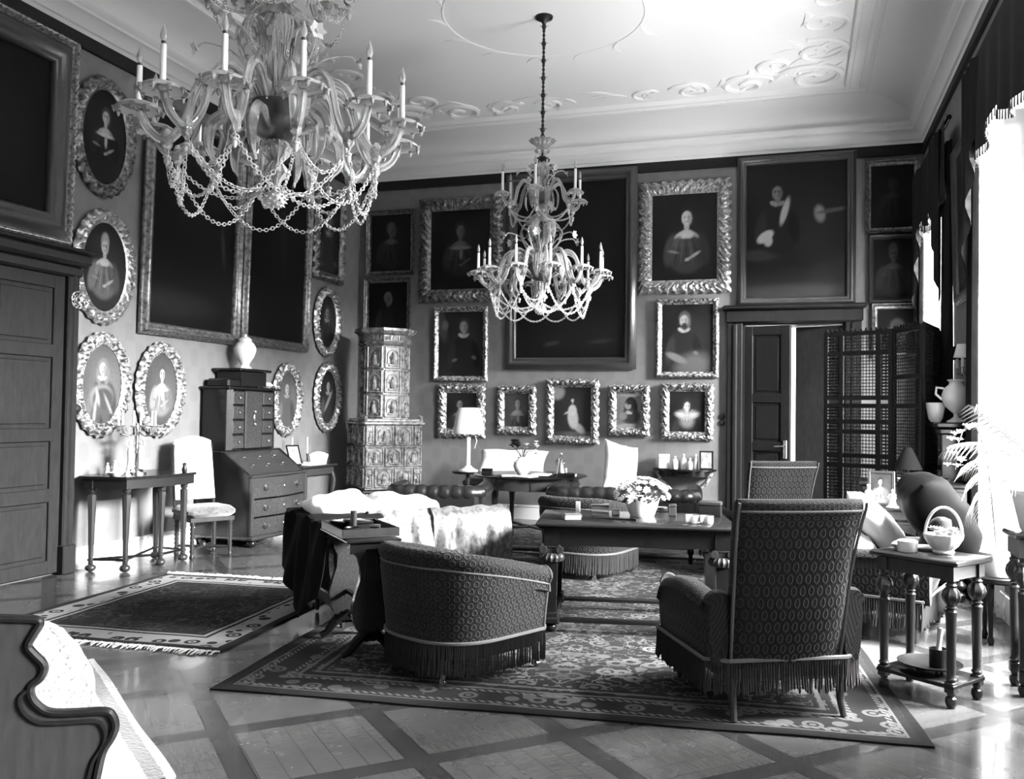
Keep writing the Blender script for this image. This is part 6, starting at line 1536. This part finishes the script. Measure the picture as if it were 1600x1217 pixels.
def fle(u, v):
    i = min(int(u * (npts - 1)), npts - 2); f = u * (npts - 1) - i
    a = Vector(A_[i]) * (1 - f) + Vector(A_[i + 1]) * f; c = Vector(B_[i]) * (1 - f) + Vector(B_[i + 1]) * f
    q = a * (1 - v) + c * v; bul = math.sin(PI * v) * .0
    sh = (0 if v > .02 else 0)
    return (q[0] - .01 * math.sin(9 * v + 7 * u), .06 + .8 * v, max(.16, q[1]) - (.18 * max(0, v - .9) / .1) + .006 * math.sin(31 * u) * math.sin(17 * v))
b.grid(fle, 40, 16); k0 = len(b.v)
low = [fle(i / 39, 0) for i in range(40)]; b.add([(p[0], p[1], p[2]) for p in low] + [(p[0], p[1], .16) for p in low], [(i, i + 1, 41 + i, 40 + i) for i in range(39)])
o = b.build('white_fleece', M['fleece'], None, angle=80); o.location = t.location; o.rotation_euler = t.rotation_euler; tag(o, 'thick white fleece thrown over the scrolled settee', 'fleece')
b = MB(); q0, q1 = onfloor(148, 1032), onfloor(243, 1172); dd = (q1 - q0).normalized(); L = 2.0; nrm = Vector((dd.y, -dd.x, 0)); mid = q0 + dd * L / 2 - Vector((0, 0, 0)) + nrm * .55
def f_stripe(k, b):
    v = k.sep(k.obj()); e = k.m('SUBTRACT', .55, k.m('ABSOLUTE', v[1])); n = k.noise(k.obj(), 30, 4)
    e2 = k.m('ADD', e, k.m('MULTIPLY', k.m('SUBTRACT', n, .5), .02))
    st = k.m('MULTIPLY', k.m('GREATER_THAN', e2, .035), k.m('LESS_THAN', e2, .1)); s2 = k.m('MULTIPLY', k.m('GREATER_THAN', e2, .18), k.m('LESS_THAN', e2, .2))
    k.col(b, k.mix(k.m('MAXIMUM', st, k.m('MULTIPLY', s2, .5)), k.mix(n, .15, .5), .02)); k.bump(b, k.noise(k.obj(), 60, 5), .01, .7)
M['stripe'] = mat('white_shaggy_rug_pile', .8, .95, sheen=.4, fn=f_stripe)
make_rug('white shaggy rug with a dark stripe under the scrolled settee', (mid.x, mid.y), math.atan2(dd.y, dd.x), L, 1.1, M['stripe'], (1, 0), .014, 'shaggy_rug')
# ---------------------------------------------------------------- glass chandeliers
def glass_mat(name, milk=.3, rough=.06):
    return mat(name, .93, rough, trans=1 - milk, spec=.6)
M['glass'] = glass_mat('blown_glass', .25, .03); M['bead'] = glass_mat('glass_chain_bead', .45, .12); M['leafglass'] = glass_mat('ribbed_leaf_glass', .2, .08)
M['bulb'] = mat('clear_bulb', .9, .03, trans=.7); M['socket'] = mat('dark_bulb_socket', .03, .4); M['bowlmetal'] = mat('dark_bowl_metal', .12, .3, metal=.9)
def bez(pts, n=26):
    """smooth curve through points (Catmull-Rom)"""
    P = [Vector(p) for p in pts]; P = [P[0] * 2 - P[1]] + P + [P[-1] * 2 - P[-2]]; out = []
    segs = len(P) - 3; per = max(3, n // segs)
    for i in range(segs):
        a, b, c, d = P[i:i + 4]
        for k in range(per):
            t = k / per; out.append(.5 * ((2 * b) + (c - a) * t + (2 * a - 5 * b + 4 * c - d) * t * t + (3 * b - a - 3 * c + d) * t ** 3))
    out.append(P[-2]); return out
def pan_mb(r, x, z):
    b = MB(); n = 48
    prof = [(.014, .012), (r * .35, .01), (r * .75, -.002), (r * .95, -.018), (r, -.03), (r * .97, -.03), (r * .7, -.01), (.014, .004)]
    b.lathe([(q, z + h) for q, h in prof], (x, 0, 0), n, None, lambda a, k: 1 + (.06 * abs(math.cos(5 * a)) if k in (3, 4, 5) else 0), cap=False)
    for q in range(10):
        a = q * PI / 5; R = r * 1.03; b.lathe([(.002, z - .052), (.0065, z - .045), (.008, z - .036), (.013, z - .024)], (x + R * math.cos(a), R * math.sin(a), 0), 6)
    return b
def link_chain(path, r=.0105, wire=.0028):
    b = MB(); P = [Vector(p) for p in path]; s = 0; step = r * 1.65; k = 0
    L = [0]
    for a, c in zip(P, P[1:]): L.append(L[-1] + (c - a).length)
    n = int(L[-1] / step)
    for i in range(n + 1):
        d = i * step; j = min(max(q for q in range(len(L)) if L[q] <= d + 1e-9), len(P) - 2); f = (d - L[j]) / max(1e-9, L[j + 1] - L[j]); c = P[j] * (1 - f) + P[j + 1] * f
        t_ = (P[j + 1] - P[j]).normalized(); u = t_.orthogonal().normalized(); u = Matrix.Rotation(i * PI / 2 + .4, 3, t_) @ u
        b.tube([c + t_ * r * math.cos(q) + u * r * .85 * math.sin(q) for q in np.linspace(0, 2 * PI, 9)], wire, 4, cap=False)
    return b
def sag(p, q, drop, n=18):
    p, q = Vector(p), Vector(q); return [p + (q - p) * (i / n) - Vector((0, 0, drop * 4 * (i / n) * (1 - i / n))) for i in range(n + 1)]
def leaf_mb(pts, w, thick=.006, ribs=5):
    """curved ribbed glass leaf along a curve in the XZ plane, width along Y"""
    C = bez(pts, 24); n = len(C); b = MB(); m = 15
    def f(u, v):
        i = min(int(u * (n - 1)), n - 1); c = C[i]; t_ = (C[min(i + 1, n - 1)] - C[max(i - 1, 0)]).normalized(); nr = Vector((-t_.z, 0, t_.x))
        ww = w * (math.sin(PI * min(1, .12 + u * .9)) ** .75); y = (v - .5) * 2
        return tuple(c + Vector((0, y * ww, 0)) + nr * (.0035 * math.cos(y * ribs * PI) - .25 * ww * y * y))
    b.grid(f, n, m); return b
def acorn(b, c, s=1.):
    x, y, z = c; b.lathe([(.0015, z), (.0015, z - .016 * s), (.009 * s, z - .018 * s), (.016 * s, z - .024 * s), (.016 * s, z - .03 * s), (.011 * s, z - .034 * s), (.012 * s, z - .048 * s), (.008 * s, z - .06 * s), (.002 * s, z - .066 * s)], (x, y, 0), 10)
def make_chandelier(label, loc):
    t = thing('glass_chandelier', label, 'chandelier', loc, 0, 'glass chandeliers')
    Z = lambda z: z - loc[2]
    def put(o, a): o.rotation_euler = (0, 0, a); return o
    def ring(mb, name, m, n, a0=0., subs=()):
        """one part and its copies set round the axis, each with its sub-parts"""
        first = mb.build(name, m, t); kids = [(sm.build(sn, mm, first)) for sm, sn, mm in subs]; put(first, a0)
        for i in range(1, n):
            c = first.copy(); COL.objects.link(c); c.parent = t; put(c, a0 + 2 * PI * i / n)
            for q in kids: d = q.copy(); COL.objects.link(d); d.parent = c
    # suspension chain with small spiked knots
    b = MB(); z = 5.44
    b.lathe([(.09, Z(5.44)), (.085, Z(5.42)), (.03, Z(5.39)), (.012, Z(5.36))], n=24)
    b.tube([(0, 0, Z(5.4)), (0, 0, Z(4.22))], .0085, 8)
    for k in range(26):
        zz = 5.34 - k * .043; b.ball((0, 0, Z(zz)), .016 if k % 4 else .024, 8, (1, 1, 1.3))
        if k % 4 == 0:
            for q in range(6): a = q * PI / 3; b.tube([(0, 0, Z(zz)), (.045 * math.cos(a), .045 * math.sin(a), Z(zz + .012))], [.005, .0015], 4)
    for q in range(4): a = q * PI / 2; b.tube([(0, 0, Z(4.28)), (.03 * math.cos(a), .03 * math.sin(a), Z(4.22)), (.045 * math.cos(a), .045 * math.sin(a), Z(4.16))], .005, 5)
    b.build('suspension_chain', M['iron'], t)
    petal = lambda k_: (lambda a, k: 1 + (.1 * math.cos(12 * a) if k in k_ else 0))
    b = MB(); b.lathe([(.04, Z(4.07)), (.075, Z(4.09)), (.07, Z(4.115)), (.055, Z(4.13)), (.085, Z(4.16)), (.13, Z(4.2)), (.125, Z(4.2)), (.08, Z(4.165)), (.04, Z(4.13))], n=48, fl=petal((1, 5, 6)), cap=False); b.build('crown_cup', M['glass'], t)
    b = MB()
    b.lathe([(.01, Z(4.22)), (.012, Z(4.05)), (.025, Z(4.03)), (.02, Z(4.0)), (.01, Z(3.98)), (.01, Z(2.5))], n=12); 
    for q in range(6): a = q * PI / 3; b.tube([(.02 * math.cos(a), .02 * math.sin(a), Z(4.0)), (.05 * math.cos(a), .05 * math.sin(a), Z(4.03)), (.07 * math.cos(a), .07 * math.sin(a), Z(4.01)), (.06 * math.cos(a), .06 * math.sin(a), Z(3.985))], .008, 6)
    b.build('metal_stem', M['iron'], t)
    b = MB(); fl12 = lambda a, k: 1 + .07 * math.cos(14 * a)
    b.lathe([(.02, Z(3.99)), (.05, Z(3.96)), (.066, Z(3.92)), (.05, Z(3.87)), (.025, Z(3.85)), (.03, Z(3.8)), (.045, Z(3.74)), (.035, Z(3.7))], n=40, fl=fl12)
    b.lathe([(.022, Z(3.57)), (.036, Z(3.54)), (.036, Z(3.51)), (.02, Z(3.48))], n=28, fl=fl12)
    b.lathe([(.025, Z(3.36)), (.03, Z(3.25)), (.06, Z(3.17)), (.05, Z(3.12)), (.025, Z(3.09)), (.03, Z(3.04)), (.05, Z(2.98))], n=40, fl=fl12)
    b.lathe([(.05, Z(2.8)), (.075, Z(2.77)), (.06, Z(2.73)), (.03, Z(2.7)), (.06, Z(2.66)), (.07, Z(2.64)), (.03, Z(2.61)), (.02, Z(2.58))], n=40, fl=fl12)
    b.build('glass_stem', M['glass'], t)
    b = MB(); b.ball((0, 0, Z(2.52)), .052, 24, (1, 1, .85))
    for q in range(60):
        a = q * 2.4; e = math.asin(max(-1, min(1, 1 - 2 * (q + .5) / 60))); d = Vector((math.cos(a) * math.cos(e), math.sin(a) * math.cos(e), math.sin(e) * .85)); c = Vector((0, 0, Z(2.52))) + d * .05; b.tube([c, c + d * .014], [.007, .002], 5)
    b.build('finial', M['bead'], t)
    b = MB(); b.lathe([(.05, Z(3.69)), (.095, Z(3.68)), (.1, Z(3.64)), (.08, Z(3.6)), (.04, Z(3.575))], n=40); b.build('upper_bowl', M['bowlmetal'], t); b = MB(); b.lathe([(.06, Z(2.99)), (.14, Z(2.975)), (.145, Z(2.93)), (.12, Z(2.86)), (.07, Z(2.81)), (.03, Z(2.795))], n=48); b.build('lower_bowl', M['bowlmetal'], t)
    b = MB(); b.lathe([(.02, Z(3.49)), (.05, Z(3.475)), (.1, Z(3.44)), (.135, Z(3.39)), (.15, Z(3.37)), (.145, Z(3.36)), (.11, Z(3.39)), (.05, Z(3.45))], n=56, fl=lambda a, k: 1 + (.07 * math.cos(9 * a) if 2 <= k <= 6 else 0), cap=False); b.build('dome', M['glass'], t)
    rope = lambda a: 1 + .13 * math.cos(6 * a)
    def armset(n, pts, rr, cup, pr, cl, a0):
        A = MB(); A.tube(bez(pts, 34), rr, 12, fl=rope); x, z = cup; A.lathe([(.014, Z(z - .03)), (.024, Z(z - .01)), (.02, Z(z + .012))], (x, 0, 0), 14)
        dp = pts[-3]; A.lathe([(.012, dp[2] - .045), (.024, dp[2] - .03), (.026, dp[2] + .01), (.02, dp[2] + .035), (.012, dp[2] + .05)], (dp[0], 0, 0), 14, None, lambda a, k: 1 + .1 * math.cos(6 * a))
        c = MB(); c.lathe([(.0135, Z(z + .012)), (.0125, Z(z + cl)), (.012, Z(z + cl))], (x, 0, 0), 14)
        s = MB(); s.lathe([(.009, Z(z + cl)), (.011, Z(z + cl + .012)), (.009, Z(z + cl + .014))], (x, 0, 0), 12)
        u = MB(); u.lathe([(.008, Z(z + cl + .012)), (.014, Z(z + cl + .03)), (.015, Z(z + cl + .042)), (.009, Z(z + cl + .066)), (.001, Z(z + cl + .09))], (x, 0, 0), 14)
        p = MB(); acorn(p, (dp[0], 0, dp[2] - .05), 1.)
        ring(A, 'arm', M['glass'], n, a0, ((pan_mb(pr, x, Z(z)), 'drip_pan', M['glass']), (c, 'candle', M['candle']), (s, 'socket', M['socket']), (u, 'bulb', M['bulb']), (p, 'pendant_drop', M['bead'])))
    armset(6, [(.07, 0, Z(3.64)), (.12, 0, Z(3.74)), (.19, 0, Z(3.785)), (.25, 0, Z(3.7)), (.28, 0, Z(3.58)), (.335, 0, Z(3.535)), (.385, 0, Z(3.565)), (.41, 0, Z(3.63))], .0155, (.41, 3.65), .072, .2, .35)
    armset(12, [(.1, 0, Z(2.93)), (.17, 0, Z(3.03)), (.27, 0, Z(3.085)), (.36, 0, Z(3.02)), (.42, 0, Z(2.83)), (.495, 0, Z(2.735)), (.575, 0, Z(2.775)), (.612, 0, Z(2.86))], .0185, (.617, 2.885), .1, .175, .12)
    # drooping ribbed leaves round both bowls, curled crests, horns below, flowers above
    ring(leaf_mb([(.1, 0, Z(2.96)), (.19, 0, Z(3.06)), (.26, 0, Z(3.0)), (.27, 0, Z(2.86)), (.24, 0, Z(2.79))], .055), 'drooping_leaf', M['leafglass'], 6, .38)
    ring(leaf_mb([(.06, 0, Z(3.66)), (.12, 0, Z(3.72)), (.165, 0, Z(3.66)), (.165, 0, Z(3.56)), (.14, 0, Z(3.5))], .035), 'small_leaf', M['leafglass'], 6, .85)
    ring(leaf_mb([(.08, 0, Z(3.2)), (.1, 0, Z(3.34)), (.16, 0, Z(3.37)), (.2, 0, Z(3.29)), (.18, 0, Z(3.22)), (.15, 0, Z(3.23))], .045), 'curled_leaf', M['leafglass'], 6, .1)
    ring(leaf_mb([(.05, 0, Z(3.8)), (.07, 0, Z(3.92)), (.12, 0, Z(3.95)), (.15, 0, Z(3.9)), (.13, 0, Z(3.85))], .03), 'crest_leaf', M['leafglass'], 6, .5)
    b = MB(); b.tube(bez([(.1, 0, Z(2.84)), (.2, 0, Z(2.9)), (.3, 0, Z(2.84)), (.31, 0, Z(2.72)), (.26, 0, Z(2.64))], 20), [.008 + .02 * math.sin(PI * min(1, i / 18)) for i in range(21)], 10, fl=rope); acorn(b, (.26, 0, Z(2.63)), 1.); ring(b, 'drooping_horn', M['leafglass'], 6, .65)
    def flower_stem(n, pts, a0, s):
        A = MB(); C = bez(pts, 18); A.tube(C, .006, 6); e = C[-1]; F = MB()
        for q in range(6):
            a = q * PI / 3; d = Vector((.5, math.cos(a), math.sin(a))).normalized(); sd = Vector((0, -math.sin(a), math.cos(a)))
            F.add([tuple(e), tuple(e + d * s * .55 + sd * s * .38), tuple(e + d * s), tuple(e + d * s * .55 - sd * s * .38)], [(0, 1, 2, 3)])
        F.ball(tuple(e), s * .25, 8); ring(A, 'flower_stem', M['glass'], n, a0, ((F, 'glass_flower', M['bead']),))
    flower_stem(6, [(.05, 0, Z(3.0)), (.12, 0, Z(3.12)), (.22, 0, Z(3.22)), (.34, 0, Z(3.25)), (.38, 0, Z(3.22))], .4, .05)
    flower_stem(6, [(.04, 0, Z(3.7)), (.08, 0, Z(3.82)), (.15, 0, Z(3.89)), (.21, 0, Z(3.9)), (.24, 0, Z(3.87))], 0, .036)
    b = MB(); b.tube(bez([(.06, 0, Z(3.0)), (.15, 0, Z(3.14)), (.21, 0, Z(3.27)), (.16, 0, Z(3.33)), (.11, 0, Z(3.29)), (.13, 0, Z(3.24)), (.155, 0, Z(3.265))], 36), [.009 - .005 * i / 36 for i in range(37)], 8); ring(b, 'scroll_stem', M['glass'], 6, .9)
    # chain swags
    A0 = .12; dz = Z(2.685); R = .495
    P = lambda i, r=R, z=dz: (r * math.cos(A0 + i * PI / 6), r * math.sin(A0 + i * PI / 6), z)
    c = link_chain(sag(P(0), P(2), .24)); ring(c, 'outer_chain_swag', M['bead'], 12)
    c = link_chain(sag(P(0), (.03 * math.cos(A0), .03 * math.sin(A0), Z(2.58)), .1)); ring(c, 'inner_chain_swag', M['bead'], 6)
    c = link_chain(sag(P(0), P(1), .13)); ring(c, 'short_chain_swag', M['bead'], 6)
    U = lambda i, r=.335, z=Z(3.49): (r * math.cos(.35 + i * PI / 3), r * math.sin(.35 + i * PI / 3), z)
    c = link_chain(sag(U(0), U(1), .14), .009); ring(c, 'upper_chain_swag', M['bead'], 6)
    c = link_chain(sag(U(0), (.03, .01, Z(3.47)), .06), .009); ring(c, 'upper_inner_swag', M['bead'], 6)
    return t
ch = make_chandelier('big branched glass chandelier hanging nearest, cut by the top of the view', (-2.41, 3.72, 5.44))
ch.rotation_euler = (0, 0, .1)
dup(ch, (-2.41, 8.4, 5.44), .3, 'two tiered glass chandelier hanging farther back on a long dark chain')
# ---------------------------------------------------------------- light: overcast sky and lit ground outside the windows
def area(name, loc, aim, sx, sy, power, spread=180):
    l = bpy.data.lights.new(name, 'AREA'); l.shape = 'RECTANGLE'; l.size = sx; l.size_y = sy; l.energy = power; l.spread = math.radians(spread)
    o = bpy.data.objects.new(name, l); COL.objects.link(o); o.location = loc
    o.rotation_euler = (Vector(aim) - Vector(loc)).to_track_quat('-Z', 'Y').to_euler()
    return o
SKY, HIGH, GND = 26000., 13000., 1900.
for (y0, y1), pw in zip(WIN, (1.15, 1.2, .4)):
    yc = (y0 + y1) / 2; w = y1 - y0
    area('sky_daylight', (9.0, yc + .8, 5.5), (0, yc + .8, 5.1), 5.0, 2.6, SKY * pw)
    area('high_sky_daylight', (4.6, yc, 9.0), (.6, yc, 0), 2.4, 3.0, HIGH * {5.0: 2.6, 1.4: .12}.get(y0, .3))
    area('ground_daylight', (3.9, yc, -1.4), (-1.4, yc, 4.2), 2.6, 1.6, GND * {5.0: 1.0, 1.4: 1.15}.get(y0, .5))
area('far_room_daylight', (-1.6, YB + 1.8, 2.4), (0, YB + 2.5, .9), 1.2, 1.6, 260)
w = bpy.data.worlds.new('overcast_sky'); sc.world = w; w.use_nodes = True
w.node_tree.nodes['Background'].inputs[0].default_value = (1, 1, 1, 1); w.node_tree.nodes['Background'].inputs[1].default_value = 2.5
sc.view_settings.view_transform = 'Standard'; sc.view_settings.look = 'None'; sc.view_settings.gamma = 1; sc.view_settings.use_curve_mapping = False
sc.view_settings.exposure = -0.55
sc.cycles.max_bounces = 10; sc.cycles.diffuse_bounces = 4; sc.cycles.glossy_bounces = 4; sc.cycles.transmission_bounces = 8; sc.cycles.transparent_max_bounces = 12
sc.cycles.caustics_reflective = False; sc.cycles.caustics_refractive = False
sc.cycles.use_denoising = True
